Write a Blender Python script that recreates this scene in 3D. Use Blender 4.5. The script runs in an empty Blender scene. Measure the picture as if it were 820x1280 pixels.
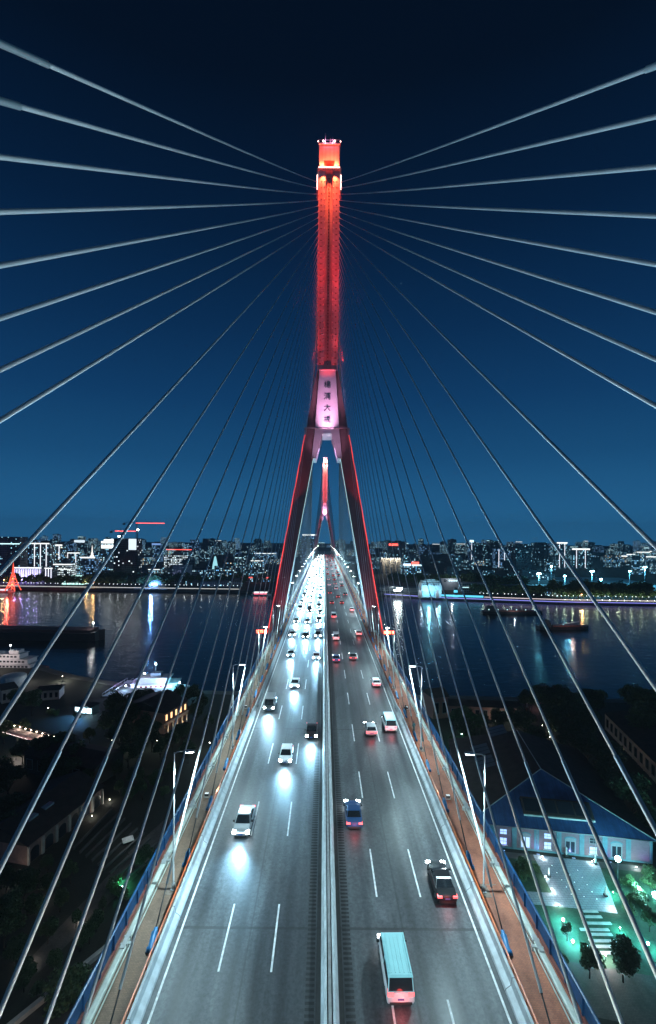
# light levels
LAMPW=12000      # street lamps on the bridge, watts
TWK=1.0         # tower floodlights
FLW=1.0         # cable floodlights
XFW=24000       # added spots across the deck, brighten the facing cables
HLW=7500         # headlights
NRW=1.0         # lamps on the near banks
HAZE=.00009
import bpy, math, random
from mathutils import Vector, Matrix
R = math.radians
PI = math.pi
rnd = random.Random(7)
sc = bpy.context.scene
C = sc.collection

# ------------------------------------------------------------ measuring: where things stand
F, CX, CZ, U0, V0, ROLL = 578.0, -0.65, 80.0, 405.2, 670.0, 0.0082
_c, _s = math.cos(ROLL), math.sin(ROLL)
def ray(x, y):
    du, dv = x-U0, y-V0
    return (_c*du+_s*dv)/F, (-_s*du+_c*dv)/F
def at(x, y, Y):                       # point of a sight line at a distance
    a, b = ray(x, y)
    return Vector((CX+a*Y, Y, CZ-b*Y))
GZ = 3.5                               # quay and ground level above the river
def gnd(x, y, z=GZ):                   # point of a sight line on level z
    a, b = ray(x, y)
    Y = (CZ-z)/b
    return Vector((CX+a*Y, Y, z))

# ------------------------------------------------------------ object helpers
def tag(o, label=None, cat=None, group=None, kind=None):
    if label: o['label'] = label
    if cat: o['category'] = cat
    if group: o['group'] = group
    if kind: o['kind'] = kind
    return o
def empty(name, loc=(0,0,0), rz=0.0, label=None, cat=None, group=None):
    o = bpy.data.objects.new(name, None); C.objects.link(o)
    o.location = loc; o.rotation_euler = (0,0,rz); o.empty_display_size = .2
    return tag(o, label, cat, group)
def copy_tree(o, parent=None):
    c = o.copy(); C.objects.link(c)
    if parent is not None: c.parent = parent
    for ch in o.children: copy_tree(ch, c)
    return c
class MB:
    """collects simple shapes into one mesh"""
    def __init__(s): s.v=[]; s.f=[]; s.m=[]; s.cur=0; s.sm=[]
    def add(s, vs, fs, smooth=False):
        b=len(s.v); s.v += [tuple(p) for p in vs]
        for f in fs:
            s.f.append([i+b for i in f]); s.m.append(s.cur); s.sm.append(smooth)
        return s
    def mat(s, i): s.cur=i; return s
    def box(s, a, b):
        x0,y0,z0=a; x1,y1,z1=b
        return s.add([(x0,y0,z0),(x1,y0,z0),(x1,y1,z0),(x0,y1,z0),(x0,y0,z1),(x1,y0,z1),(x1,y1,z1),(x0,y1,z1)],
              [(0,3,2,1),(4,5,6,7),(0,1,5,4),(1,2,6,5),(2,3,7,6),(3,0,4,7)])
    def hexa(s, b4, t4):               # bottom four, top four (both counter-clockwise from above)
        return s.add(list(b4)+list(t4), [(0,3,2,1),(4,5,6,7),(0,1,5,4),(1,2,6,5),(2,3,7,6),(3,0,4,7)])
    def loft(s, rings, caps=True, smooth=False, closed=True):
        n=len(rings[0]); vs=[p for r in rings for p in r]; fs=[]
        for i in range(len(rings)-1):
            for k in range(n if closed else n-1):
                k2=(k+1)%n
                fs.append((i*n+k, i*n+k2, (i+1)*n+k2, (i+1)*n+k))
        if caps and closed:
            fs.append(tuple(reversed(range(n)))); fs.append(tuple((len(rings)-1)*n+k for k in range(n)))
        return s.add(vs, fs, smooth)
    def tube(s, pts, r, n=8, caps=True):
        pts=[Vector(p) for p in pts]; rings=[]
        rr = r if isinstance(r,(list,tuple)) else [r]*len(pts)
        up=None
        for i,p in enumerate(pts):
            d=(pts[min(i+1,len(pts)-1)]-pts[max(i-1,0)]).normalized()
            if up is None:
                up=Vector((0,0,1)) if abs(d.z)<.95 else Vector((1,0,0))
            a=d.cross(up).normalized(); b=a.cross(d).normalized(); up=b
            rings.append([p+(a*math.cos(2*PI*k/n)+b*math.sin(2*PI*k/n))*rr[i] for k in range(n)])
        return s.loft(rings, caps, True)
    def lathe(s, prof, n=12, c=(0,0,0)):
        rings=[[(c[0]+r*math.cos(2*PI*k/n), c[1]+r*math.sin(2*PI*k/n), c[2]+z) for k in range(n)] for r,z in prof]
        return s.loft(rings, True, True)
    def ball(s, c, r, n=8, squash=1.0):
        m=max(4,n//2)
        prof=[(max(1e-3,r*math.sin(PI*i/m)), -r*squash*math.cos(PI*i/m)) for i in range(m+1)]
        return s.lathe(prof, n, c)
    def prism(s, poly, z0, z1):        # polygon of (x, y)
        n=len(poly)
        return s.add([(x,y,z0) for x,y in poly]+[(x,y,z1) for x,y in poly],
              [tuple(reversed(range(n))), tuple(range(n,2*n))]+[(k,(k+1)%n,n+(k+1)%n,n+k) for k in range(n)])
    def data(s, name, mats):
        me=bpy.data.meshes.new(name); me.from_pydata(s.v,[],s.f)
        for m in ([] if mats is None else mats if isinstance(mats,(list,tuple)) else [mats]): me.materials.append(m)
        me.polygons.foreach_set('material_index', s.m)
        me.polygons.foreach_set('use_smooth', s.sm)
        me.update(); return me
    def build(s, name, mats, parent=None, loc=None, rz=0.0, fix=True):
        me=s.data(name, mats)
        if fix:
            import bmesh
            bm=bmesh.new(); bm.from_mesh(me); bmesh.ops.recalc_face_normals(bm, faces=bm.faces); bm.to_mesh(me); bm.free()
        o=bpy.data.objects.new(name, me); C.objects.link(o)
        if parent is not None: o.parent=parent
        if loc is not None: o.location=loc
        o.rotation_euler=(0,0,rz)
        return o
def lamp(kind, loc, power, color, parent=None, target=None, angle=60, blend=.6, radius=.15, name='lamp_light'):
    d=bpy.data.lights.new(name, kind); d.energy=power; d.color=color
    if kind!='SUN': d.shadow_soft_size=radius
    if kind=='SPOT': d.spot_size=R(angle); d.spot_blend=blend
    o=bpy.data.objects.new(name, d); C.objects.link(o); o.location=loc
    if target is not None:
        o.rotation_euler=(Vector(target)-Vector(loc)).to_track_quat('-Z','Y').to_euler()
    if parent is not None: o.parent=parent
    return o
ORD=['','first','second','third','fourth','fifth','sixth','seventh','eighth','ninth','tenth','eleventh','twelfth','thirteenth','fourteenth',
     'fifteenth','sixteenth','seventeenth','eighteenth','nineteenth','twentieth']
def ordn(n):
    if n<=20: return ORD[n]
    t={2:'twenty',3:'thirty',4:'forty',5:'fifty',6:'sixty',7:'seventy',8:'eighty',9:'ninety'}[n//10]
    if n%10==0: return t[:-1]+'ieth'
    return t+'-'+ORD[n%10]

# ------------------------------------------------------------ materials
class NT:
    def __init__(s, mat): s.t=mat.node_tree; s.n=s.t.nodes; s.l=s.t.links
    def new(s, typ, **kw):
        n=s.n.new(typ)
        for k,v in kw.items(): setattr(n,k,v)
        return n
    def link(s,a,b): s.l.new(a,b)
    def math(s, op, a, b=None, c=None):
        n=s.n.new('ShaderNodeMath'); n.operation=op
        for i,x in enumerate((a,b,c)):
            if x is None: continue
            if isinstance(x,(int,float)): n.inputs[i].default_value=x
            else: s.l.new(x,n.inputs[i])
        return n.outputs[0]
    def ramp(s, fac, stops, interp='LINEAR'):
        n=s.n.new('ShaderNodeValToRGB'); n.color_ramp.interpolation=interp
        e=n.color_ramp.elements
        while len(e)<len(stops): e.new(.5)
        for el,(p,col) in zip(e,stops):
            el.position=p; el.color=(*col,1) if len(col)==3 else col
        s.l.new(fac,n.inputs[0]); return n.outputs[0]
    def noise(s, vec, scale, detail=3, rough=.55):
        n=s.n.new('ShaderNodeTexNoise'); n.inputs['Scale'].default_value=scale; n.inputs['Detail'].default_value=detail
        n.inputs['Roughness'].default_value=rough
        if vec is not None: s.l.new(vec,n.inputs['Vector'])
        return n.outputs['Fac']
    def scaled(s, vec, sc):
        n=s.n.new('ShaderNodeMapping'); n.inputs['Scale'].default_value=sc; s.l.new(vec,n.inputs['Vector']); return n.outputs[0]
    def mix(s, fac, a, b, typ='MIX'):
        n=s.n.new('ShaderNodeMix'); n.data_type='RGBA'; n.blend_type=typ
        for i,x in ((0,fac),(6,a),(7,b)):
            if isinstance(x,(int,float)): n.inputs[i].default_value=x
            elif isinstance(x,tuple): n.inputs[i].default_value=(*x,1)
            else: s.l.new(x,n.inputs[i])
        return n.outputs[2]
def mk(name):
    m=bpy.data.materials.new(name); m.use_nodes=True; return m
def pm(name, base, rough=.6, metal=0.0, var=.25, scale=3.0, bump=0.0, bscale=40.0, spec=.5, emit=None, estr=0.0):
    """plain surface with mottled tone and fine relief"""
    m=mk(name); t=NT(m); b=t.n['Principled BSDF']
    b.inputs['Roughness'].default_value=rough; b.inputs['Metallic'].default_value=metal
    b.inputs['Specular IOR Level'].default_value=spec
    tc=t.new('ShaderNodeTexCoord').outputs['Object']
    if var>0:
        f=t.noise(tc,scale,4)
        lo=tuple(c*(1-var) for c in base); hi=tuple(min(1,c*(1+var)) for c in base)
        t.link(t.ramp(f,[(.3,lo),(.7,hi)]), b.inputs['Base Color'])
    else: b.inputs['Base Color'].default_value=(*base,1)
    if bump>0:
        bn=t.new('ShaderNodeBump'); bn.inputs['Strength'].default_value=.6; bn.inputs['Distance'].default_value=bump
        t.link(t.noise(tc,bscale,4),bn.inputs['Height']); t.link(bn.outputs[0],b.inputs['Normal'])
    if emit:
        b.inputs['Emission Color'].default_value=(*emit,1); b.inputs['Emission Strength'].default_value=estr
    return m
def em(name, col, strength, sample=False):
    m=mk(name); t=NT(m); b=t.n['Principled BSDF']
    b.inputs['Base Color'].default_value=(.3,.3,.3,1)
    b.inputs['Emission Color'].default_value=(*col,1); b.inputs['Emission Strength'].default_value=strength
    m.cycles.emission_sampling='AUTO' if sample else 'NONE'
    return m

# ------------------------------------------------------------ camera, sky, render
cam=bpy.data.cameras.new('camera'); co=bpy.data.objects.new('camera',cam); C.objects.link(co)
cam.sensor_fit='VERTICAL'; cam.sensor_height=36.0; cam.lens=36.0*F/1280
cam.clip_end=30000; cam.clip_start=.5
co.location=(CX,0,CZ)
co.rotation_euler=(Matrix.Rotation(R(90),3,'X') @ Matrix.Rotation(ROLL,3,'Z')).to_euler()
# principal point = (U0, V0) in the 820 x 1280 frame
cam.shift_x=(410-U0)/1280.0; cam.shift_y=(V0-640)/1280.0
sc.camera=co
w=bpy.data.worlds.new('World'); sc.world=w; w.use_nodes=True
wt=NT(w); bg=wt.n['Background']
tc=wt.new('ShaderNodeTexCoord'); sp=wt.new('ShaderNodeSeparateXYZ'); wt.link(tc.outputs['Generated'],sp.inputs[0])
col=wt.ramp(sp.outputs['Z'],[(0.0,(.0200,.138,.310)),(.06,(.0155,.115,.270)),(.16,(.0080,.071,.186)),(.276,(.0041,.0425,.130)),(.40,(.0023,.0250,.083)),(.54,(.0011,.0122,.043)),(.70,(.0006,.0046,.0155)),(1.0,(.0003,.0016,.006))])
wt.link(col,bg.inputs['Color']); bg.inputs['Strength'].default_value=1.0
sc.view_settings.view_transform='Standard'; sc.view_settings.look='None'; sc.view_settings.exposure=0; sc.view_settings.gamma=1
sc.view_settings.use_curve_mapping=False
sc.cycles.use_denoising=True
sc.cycles.max_bounces=6; sc.cycles.diffuse_bounces=2; sc.cycles.glossy_bounces=3; sc.cycles.transmission_bounces=4
sc.cycles.sample_clamp_indirect=4; sc.cycles.sample_clamp_direct=0
sc.cycles.caustics_reflective=False; sc.cycles.caustics_refractive=False
# ------------------------------------------------------------ bridge numbers
D=153.5; SPAN=602.0; MID=D+SPAN/2; DF=D+SPAN; SL=.012
YB, YE=-130.0, 1010.0
def zd(y):
    if y>MID: y=2*MID-y
    if y<=D: return 47.4+SL*y
    t=y-D
    return 47.4+SL*D+SL*(t-t*t/SPAN)
def sweep(profile, y0, y1, step=6.0, closed=True, mb=None, side=1):
    mb=mb or MB(); n=max(1,int(math.ceil((y1-y0)/step))); rings=[]
    for i in range(n+1):
        y=y0+(y1-y0)*i/n; z=zd(y)
        rings.append([(side*px,y,z+pz) for px,pz in profile])
    return mb.loft(rings, closed, False, closed)

# asphalt: grain, worn wheel tracks along the lanes, patches and seams
def asphalt():
    m=mk('asphalt'); t=NT(m); b=t.n['Principled BSDF']
    tc=t.new('ShaderNodeTexCoord').outputs['Object']
    spx=t.new('ShaderNodeSeparateXYZ'); t.link(tc,spx.inputs[0])
    fine=t.noise(tc,3.2,9,.82); oil=t.noise(t.scaled(tc,(.9,.10,.1)),1.0,6,.7); big=t.noise(t.scaled(tc,(.35,.02,.1)),1.0,4); tr=t.noise(t.scaled(tc,(1.1,.006,.1)),1.0,2)
    patch=t.noise(t.scaled(tc,(.12,.03,.1)),1.0,2)
    a=t.ramp(fine,[(.30,(.021,.024,.027)),(.70,(.118,.130,.140))])
    a=t.mix(.75,a,t.ramp(big,[(.3,(.55,.55,.56)),(.7,(1.25,1.25,1.25))]),'MULTIPLY')
    a=t.mix(.8,a,t.ramp(tr,[(.32,(.55,.55,.56)),(.5,(1,1,1)),(.68,(1.25,1.25,1.24))]),'MULTIPLY')
    a=t.mix(.6,a,t.ramp(patch,[(.42,(1,1,1)),(.425,(.60,.60,.61)),(.50,(.66,.66,.67)),(.505,(1,1,1))]),'MULTIPLY')
    lane=t.math('PINGPONG',t.math('ADD',t.math('ABSOLUTE',spx.outputs['X']),t.math('ADD',-.55,t.math('MULTIPLY',big,.25))),1.9)
    trk=t.ramp(t.math('DIVIDE',lane,1.9),[(.18,(1.12,1.12,1.12)),(.42,(.64,.64,.65)),(.60,(.70,.70,.71)),(.85,(1.08,1.08,1.08))])
    a=t.mix(.8,a,trk,'MULTIPLY')
    a=t.mix(.7,a,t.ramp(oil,[(.30,(.45,.45,.46)),(.46,(1,1,1)),(.62,(1,1,1)),(.75,(1.35,1.35,1.33))]),'MULTIPLY')
    sp=t.new('ShaderNodeSeparateXYZ'); t.link(tc,sp.inputs[0])
    jy=t.math('PINGPONG',t.math('ADD',sp.outputs['Y'],t.math('MULTIPLY',fine,.25)),19.0)
    seam=t.math('LESS_THAN',jy,.13)
    a=t.mix(t.math('MULTIPLY',seam,.65),a,(.012,.012,.013))
    jx=t.math('ABSOLUTE',t.math('SUBTRACT',t.math('ABSOLUTE',t.math('ADD',sp.outputs['X'],t.math('MULTIPLY',big,.3))),6.2))
    a=t.mix(t.math('MULTIPLY',t.math('LESS_THAN',jx,.07),.5),a,(.015,.015,.016))
    t.link(a,b.inputs['Base Color'])
    t.link(t.ramp(big,[(.3,(.38,.38,.38)),(.7,(.58,.58,.58))]),b.inputs['Roughness'])
    b.inputs['Specular IOR Level'].default_value=.5
    bn=t.new('ShaderNodeBump'); bn.inputs['Strength'].default_value=.35; bn.inputs['Distance'].default_value=.010
    t.link(fine,bn.inputs['Height']); t.link(bn.outputs[0],b.inputs['Normal'])
    return m
def brick_mat(name, c1, c2, mortar, sx=.24, sy=.12, stain=True, axes='XY'):
    m=mk(name); t=NT(m); b=t.n['Principled BSDF']
    tc=t.new('ShaderNodeTexCoord').outputs['Object']
    vec=tc
    if axes!='XY':
        sp=t.new('ShaderNodeSeparateXYZ'); t.link(tc,sp.inputs[0]); cb=t.new('ShaderNodeCombineXYZ')
        t.link(t.math('ADD',sp.outputs['X'],sp.outputs['Y']),cb.inputs[0]); t.link(sp.outputs['Z'],cb.inputs[1]); vec=cb.outputs[0]
    br=t.new('ShaderNodeTexBrick'); t.link(vec,br.inputs['Vector'])
    br.inputs['Scale'].default_value=1; br.inputs['Brick Width'].default_value=sx; br.inputs['Row Height'].default_value=sy
    br.inputs['Mortar Size'].default_value=min(sx,sy)*.08
    br.inputs['Color1'].default_value=(*c1,1); br.inputs['Color2'].default_value=(*c2,1); br.inputs['Mortar'].default_value=(*mortar,1)
    a=br.outputs['Color']
    if stain:
        n=t.noise(t.scaled(tc,(.5,.22,.5)),1.0,6,.65)
        a=t.mix(.75,a,t.ramp(n,[(.32,(.35,.33,.32)),(.5,(.95,.95,.95)),(.7,(1.3,1.2,1.1))]),'MULTIPLY')
    t.link(a,b.inputs['Base Color']); b.inputs['Roughness'].default_value=.75
    bn=t.new('ShaderNodeBump'); bn.inputs['Strength'].default_value=.4; bn.inputs['Distance'].default_value=.01
    t.link(br.outputs['Fac'],bn.inputs['Height']); bn.invert=True; t.link(bn.outputs[0],b.inputs['Normal'])
    return m
M={}
M['asphalt']=asphalt()
M['paint']=pm('road_paint',(.66,.67,.67),.55,0,.32,2.5)
M['ladder']=pm('dark_grip_strip',(.018,.019,.020),.8,0,.3,8)
M['gutter']=pm('gutter_dark',(.022,.022,.022),.75,0,.4,2)  # dark tone for the strip beside the central barrier
M['walk_r']=brick_mat('red_walkway_brick',(.47,.165,.095),(.38,.13,.08),(.20,.10,.075))
M['walk_l']=brick_mat('brown_walkway_brick',(.29,.185,.13),(.23,.15,.105),(.15,.105,.08))
M['concrete']=pm('barrier_concrete',(.46,.50,.52),.65,0,.22,1.2,.004,30)
M['steel']=pm('galvanised_steel',(.52,.55,.55),.38,.55,.18,2)
M['pale_steel']=pm('pale_green_duct_paint',(.50,.54,.49),.45,0,.2,1.5)
M['orange']=pm('orange_rail_paint',(.62,.13,.035),.45,0,.3,2)
M['blue']=pm('blue_fence_paint',(.008,.070,.18),.42,0,.25,1.5)
M['bluebox']=pm('blue_sleeve_paint',(.02,.17,.40),.4,0,.25,4)
M['dark']=pm('dark_rubber',(.03,.032,.035),.7,0,.3,5)
M['lamp_paint']=pm('white_lamp_post_paint',(.48,.50,.50),.4,0,.12,2)
M['girder']=pm('girder_steel',(.12,.13,.14),.6,0,.2,.5)
M['red_kerb']=pm('red_kerb_paint',(.20,.045,.035),.6,0,.3,2)
M['lamp_glow']=em('street_lamp_glow',(.92,1.0,1.0),60)
def tower_concrete():
    m=pm('tower_concrete',(.50,.48,.47),.7,0,.14,.35,.01,8); t=NT(m); b=t.n['Principled BSDF']
    tc=t.new('ShaderNodeTexCoord').outputs['Object']; sp=t.new('ShaderNodeSeparateXYZ'); t.link(tc,sp.inputs[0])
    src=b.inputs['Base Color'].links[0].from_socket
    a=t.mix(.8,src,t.ramp(t.noise(t.scaled(tc,(1.6,1.6,.05)),1.0,5,.65),[(.3,(.62,.60,.60)),(.55,(1,1,1)),(.75,(1.1,1.1,1.1))]),'MULTIPLY')
    a=t.mix(.6,a,t.ramp(t.noise(t.scaled(tc,(.25,.25,.16)),1.0,3),[(.35,(.7,.7,.7)),(.65,(1.12,1.12,1.12))]),'MULTIPLY')
    ln=t.math('LESS_THAN',t.math('FRACT',t.math('DIVIDE',sp.outputs['Z'],3.8)),.035)
    t.link(t.mix(t.math('MULTIPLY',ln,.55),a,(.16,.15,.15)),b.inputs['Base Color'])
    return m
M['tower_c']=tower_concrete()
def ccable():
    m=mk('cable_sheath'); t=NT(m); b=t.n['Principled BSDF']
    tc=t.new('ShaderNodeTexCoord').outputs['Object']; sp=t.new('ShaderNodeSeparateXYZ'); t.link(tc,sp.inputs[0])
    wv=t.math('SINE',t.math('MULTIPLY',t.math('ADD',sp.outputs['Z'],t.math('MULTIPLY',sp.outputs['X'],.8)),2*PI/.28))
    bn=t.new('ShaderNodeBump'); bn.inputs['Strength'].default_value=.35; bn.inputs['Distance'].default_value=.010
    t.link(wv,bn.inputs['Height']); t.link(bn.outputs[0],b.inputs['Normal'])
    n=t.noise(t.scaled(tc,(1,1,.35)),1.0,4)
    a=t.ramp(n,[(.3,(.56,.59,.60)),(.7,(.68,.70,.71))])
    t.link(a,b.inputs['Base Color']); b.inputs['Roughness'].default_value=.5
    return m
M['cable']=ccable()
M['guard']=pm('cable_guard_pipe',(.72,.73,.70),.4,0,.15,.8)

# ------------------------------------------------------------ deck, roadway, walkways
mb=MB(); sweep([(-16.75,-.02),(17.35,-.02),(17.35,-.55),(11,-1.2),(9,-2.9),(-9,-2.9),(-11,-1.2),(-16.75,-.55)],YB,YE,6,True,mb)
tag(mb.build('bridge_deck',M['girder']),kind='structure')
for s,nm in ((-1,'road'),(1,'road')):
    mb=MB(); sweep([(.62,.0),(12.45,.0),(12.45,-.019),(.62,-.019)],YB,YE,6,True,mb,s)
    tag(mb.build(nm,M['asphalt']),kind='structure')
    w_=17.25 if s>0 else 16.65; mb=MB(); sweep([(13.16,.16),(w_,.16),(w_,-.019),(13.16,-.019)],YB,YE,6,True,mb,s)
    tag(mb.build('pavement',M['walk_r'] if s>0 else M['walk_l']),kind='structure')
# painted lines
mb=MB()
for s in (-1,1):
    sweep([(11.92,.004),(12.08,.004)],YB,YE,6,False,mb,s)
    for lx,off in ((4.3,34.1),(8.2,34.1)):
        y=(off if s<0 else 41.2)-15.2*12
        while y<YE-8:
            sweep([(lx-.075,.004),(lx+.075,.004)],y,y+6.2,6.2,False,mb,s); y+=15.2
tag(mb.build('road_markings',M['paint'],fix=False),kind='structure')
mb=MB()
for s in (-1,1):
    sweep([(.66,.0036),(.98,.0036)],YB,YE,6,False,mb,s)
tag(mb.build('gutter_strip',M['gutter'],fix=False),kind='structure')
mb=MB()
for s in (-1,1):
    y=20.0
    while y<330:
        mb.add([(s*1.08,y,zd(y)+.0045),(s*1.72,y,zd(y)+.0045),(s*1.72,y+.22,zd(y+.22)+.0045),(s*1.08,y+.22,zd(y+.22)+.0045)],[(0,1,2,3) if s>0 else (3,2,1,0)]); y+=.42
tag(mb.build('grip_strip_markings',M['ladder'],fix=False),kind='structure')
# patches on the walkways by the lamp posts
mb=MB()
for s in (-1,1):
    for k in range(-2,12):
        y=41.7+27*k
        mb.box((13.5 if s>0 else -14.5,y-.7,zd(y)+.1),(14.5 if s>0 else -13.5,y+.7,zd(y)+.172))
        sweep([(13.5,.165),(15.4,.165)],y+.75,y+.87,1,False,mb,s)
tag(mb.build('pavement_patches',pm('patch_concrete',(.20,.15,.12),.8,0,.35,3)),kind='structure')

# central barrier: two kerb walls with a slot and a rail between them
cb=MB(); sweep([(.62,.0),(.62,.22),(.42,.62),(.40,.92),(.20,.92),(.20,-.0)],YB,YE,6,True,cb,1)
sweep([(.62,.0),(.62,.22),(.42,.62),(.40,.92),(.20,.92),(.20,-.0)],YB,YE,6,True,cb,-1)
cbo=cb.build('central_barrier',M['concrete'])
tag(cbo,'pale double concrete barrier running down the middle of the bridge road','barrier')
gb=MB(); sweep([(-.11,.72),(.11,.72),(.11,.86),(-.11,.86)],YB,YE,6,True,gb); gb.build('rail',M['steel'],cbo)
gb=MB(); sweep([(-.19,.02),(.19,.02),(.19,.2),(-.19,.2)],YB,YE,6,True,gb); gb.build('slot_cover',M['dark'],cbo)
YC=82.0
SIDE={-1:'left',1:'right'}
for s in (-1,1):
    sd=SIDE[s]
    pr=[(12.46,.0),(12.52,.16),(12.86,.42),(12.95,.95),(13.14,.95),(13.155,.0)]
    b=MB(); sweep(pr,YB,YC,6,True,b,s)
    # tapered nose where the steel rails take over
    z=zd(YC); ring0=[(s*x,YC,z+h) for x,h in pr]; ring1=[(s*(13.05+(x-13.05)*.25),YC+3.2,zd(YC+3.2)+h*.55) for x,h in pr]
    b.loft([ring0,ring1])
    bo=b.build('concrete_barrier',M['concrete'])
    tag(bo,f'pale sloped concrete barrier between road and {"brown" if s<0 else "red"} walkway, nearest the camera','barrier','concrete barriers along the road edges')
    for k in range(-3,10):
        js=MB()
        y=20.8+k*9.0+(3 if s>0 else 0)
        if y<YC-2: js.loft([[(s*(x-(.008 if x<13 else -.0)),yy,zd(yy)+h+.006) for x,h in pr[:5]]+[(s*13.0,yy,zd(yy)+.2)] for yy in (y,y+.05)]); js.build('joint',M['girder'],bo)
    # steel guard rail further on
    b=MB()
    for h in (.38,.66,.94,1.2):
        b2=[(12.62,h),(12.74,h),(12.74,h+.11),(12.62,h+.11)]
        sweep(b2,YC+.5,YE,6,True,b,s)
    sweep([(12.5,0.0),(13.15,0.0),(13.15,.2),(12.5,.2)],YC+3.4,YE,6,True,b,s)
    bo=b.build('guard_rail',M['steel'])
    tag(bo,f'four-bar silver steel guard rail along the {sd} carriageway, beginning beyond the concrete barrier','guard rail','steel guard rails')
    ys=[YC+4+4.5*k for k in range(int((YE-YC-8)/4.5))]
    for k,y in enumerate(ys[:60]):
        MB().box((s*12.75-.05,y-.06,zd(y)+.15),(s*12.75+.05,y+.06,zd(y)+1.34)).build('post',M['steel'],bo)
    pb=MB()
    for y in ys[60:]: pb.box((s*12.75-.05,y-.06,zd(y)+.15),(s*12.75+.05,y+.06,zd(y)+1.34))
    tag(pb.build('post',M['steel'],bo),kind='stuff')
    # orange hand rail on the walkway side
    b=MB(); sweep([(13.24,1.02),(13.33,1.0),(13.38,1.07),(13.33,1.14),(13.24,1.12)],YB,YE,6,True,b,s)
    sweep([(13.26,.56),(13.33,.56),(13.33,.62),(13.26,.62)],YB,YE,6,True,b,s)
    bo=b.build('hand_rail',M['orange'])
    tag(bo,f'orange painted hand rail beside the {"brown" if s<0 else "red"} walkway on the {sd}','hand rail','orange hand rails')
    ys=[20+2.25*k for k in range(400) if 20+2.25*k<YE]
    pb=MB()
    for k,y in enumerate(ys):
        q=MB() if k<70 else pb
        q.box((s*13.29-.035,y-.035,zd(y)+.15),(s*13.29+.035,y+.035,zd(y)+1.02))
        if k<70: q.build('post',M['orange'],bo)
    tag(pb.build('post',M['orange'],bo),kind='stuff')
    ox=.92 if s>0 else .50
    # pale duct on low feet with clamps every nine metres
    b=MB(); sweep([(15.06+ox,.38),(15.16+ox,.33),(15.40+ox,.33),(15.50+ox,.38),(15.50+ox,.60),(15.40+ox,.66),(15.16+ox,.66),(15.06+ox,.60)],YB,YE,6,True,b,s)
    sweep([(14.86+ox,.36),(14.93+ox,.36),(14.93+ox,.43),(14.86+ox,.43)],YB,YE,6,True,b,s)
    bo=b.build('service_duct',M['pale_steel'])
    tag(bo,f'pale green service duct lying between the {sd} walkway and the blue fence','duct','service ducts')
    fb=MB()
    for k in range(0,62):
        y=26.9+9*k
        cl=MB(); 
        for dy in (-.35,.35): cl.box((s*(15.28+ox)-.26,y+dy-.07,zd(y)+.28),(s*(15.28+ox)+.26,y+dy+.07,zd(y)+.72))
        cl.box((s*(15.28+ox)-.17,y-.75,zd(y)+.66),(s*(15.28+ox)+.17,y+.75,zd(y)+.74))
        cl.box((s*(14.95+ox)-.16,y-.12,zd(y)+.16),(s*(14.95+ox)+.16,y+.12,zd(y)+.5))
        cl.build('clamp',M['steel'],bo)
    # red kerb under the fence
    b=MB(); sweep([(15.86+ox,.161),(16.02+ox,.161),(16.02+ox,.26),(15.86+ox,.26)],YB,YE,6,True,b,s)
    tag(b.build('kerb',M['red_kerb']),kind='structure')
    # blue fence
    b=MB(); sweep([(16.02+ox,1.42),(16.18+ox,1.42),(16.20+ox,1.52),(16.10+ox,1.56),(16.00+ox,1.52)],YB,YE,6,True,b,s)
    sweep([(16.06+ox,.36),(16.14+ox,.36),(16.14+ox,.44),(16.06+ox,.44)],YB,YE,6,True,b,s)
    bo=b.build('blue_fence',M['blue'])
    tag(bo,f'blue steel fence of close bars along the {sd} outer edge of the bridge','fence','blue outer fences')
    q=MB(); sweep([(16.085+ox,.44),(16.115+ox,.44),(16.115+ox,1.42),(16.085+ox,1.42)],YB,YE,6,True,q,s); q.build('mesh_panel',M['blue'],bo)
    ys=[22+2.25*k for k in range(430) if 22+2.25*k<YE]
    pb=MB()
    for k,y in enumerate(ys):
        q=MB() if k<80 else pb
        q.box((s*(16.02+ox)-.06,y-.05,zd(y)+.16),(s*(16.02+ox)+.06,y+.05,zd(y)+1.42))
        if k<80: q.build('post',M['blue'],bo)
    tag(pb.build('post',M['blue'],bo),kind='stuff')

# ------------------------------------------------------------ street lamps
def lamp_meshes():
    p=MB(); p.tube([(0,0,0),(0,0,.5),(0,0,.55),(0,0,6),(0,0,12.3)],[.15,.15,.085,.07,.05],10)
    p.box((-.22,-.22,0),(.22,.22,.06))
    a=MB(); a.tube([(0,0,12.2),(.3,0,12.36),(1.1,0,12.45)],[.05,.045,.035],6)
    h=MB(); h.loft([[(.85,-.12,12.38),(.85,.12,12.38),(.85,.10,12.50),(.85,-.10,12.50)],[(1.2,-.19,12.38),(1.2,.19,12.38),(1.2,.14,12.54),(1.2,-.14,12.54)],[(1.85,-.12,12.42),(1.85,.12,12.42),(1.85,.08,12.50),(1.85,-.08,12.50)]])
    g=MB(); g.box((1.0,-.13,12.335),(1.7,.13,12.372))
    return p,a,h,g
p_,a_,h_,g_=lamp_meshes()
lampyard=[]
root=empty('street_lamp',(0,0,0))
p_.build('pole',M['lamp_paint'],root); a_.build('arm',M['lamp_paint'],root); hh=h_.build('lamp_head',M['lamp_paint'],root); g_.build('lens',M['lamp_glow'],hh)
first=True
for s in (-1,1):
    k0=-4
    for k in range(k0,36):
        y=41.7+27*k
        if y>YE-5: break
        o=root if first else copy_tree(root); first=False
        o.location=(s*14.0,y,zd(y)+.17); o.rotation_euler=(0,0,0 if s<0 else PI)
        nn=k+1
        where='river span' if y>D else 'near side span'
        tag(o,(f'white street lamp on the {SIDE[s]} walkway, {ordn(nn)} post counted away from the camera' if k>=0 else f'white street lamp on the {SIDE[s]} walkway behind the camera'),'street lamp','street lamps along the bridge walkways')
        lampyard.append((o,y))
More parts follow.
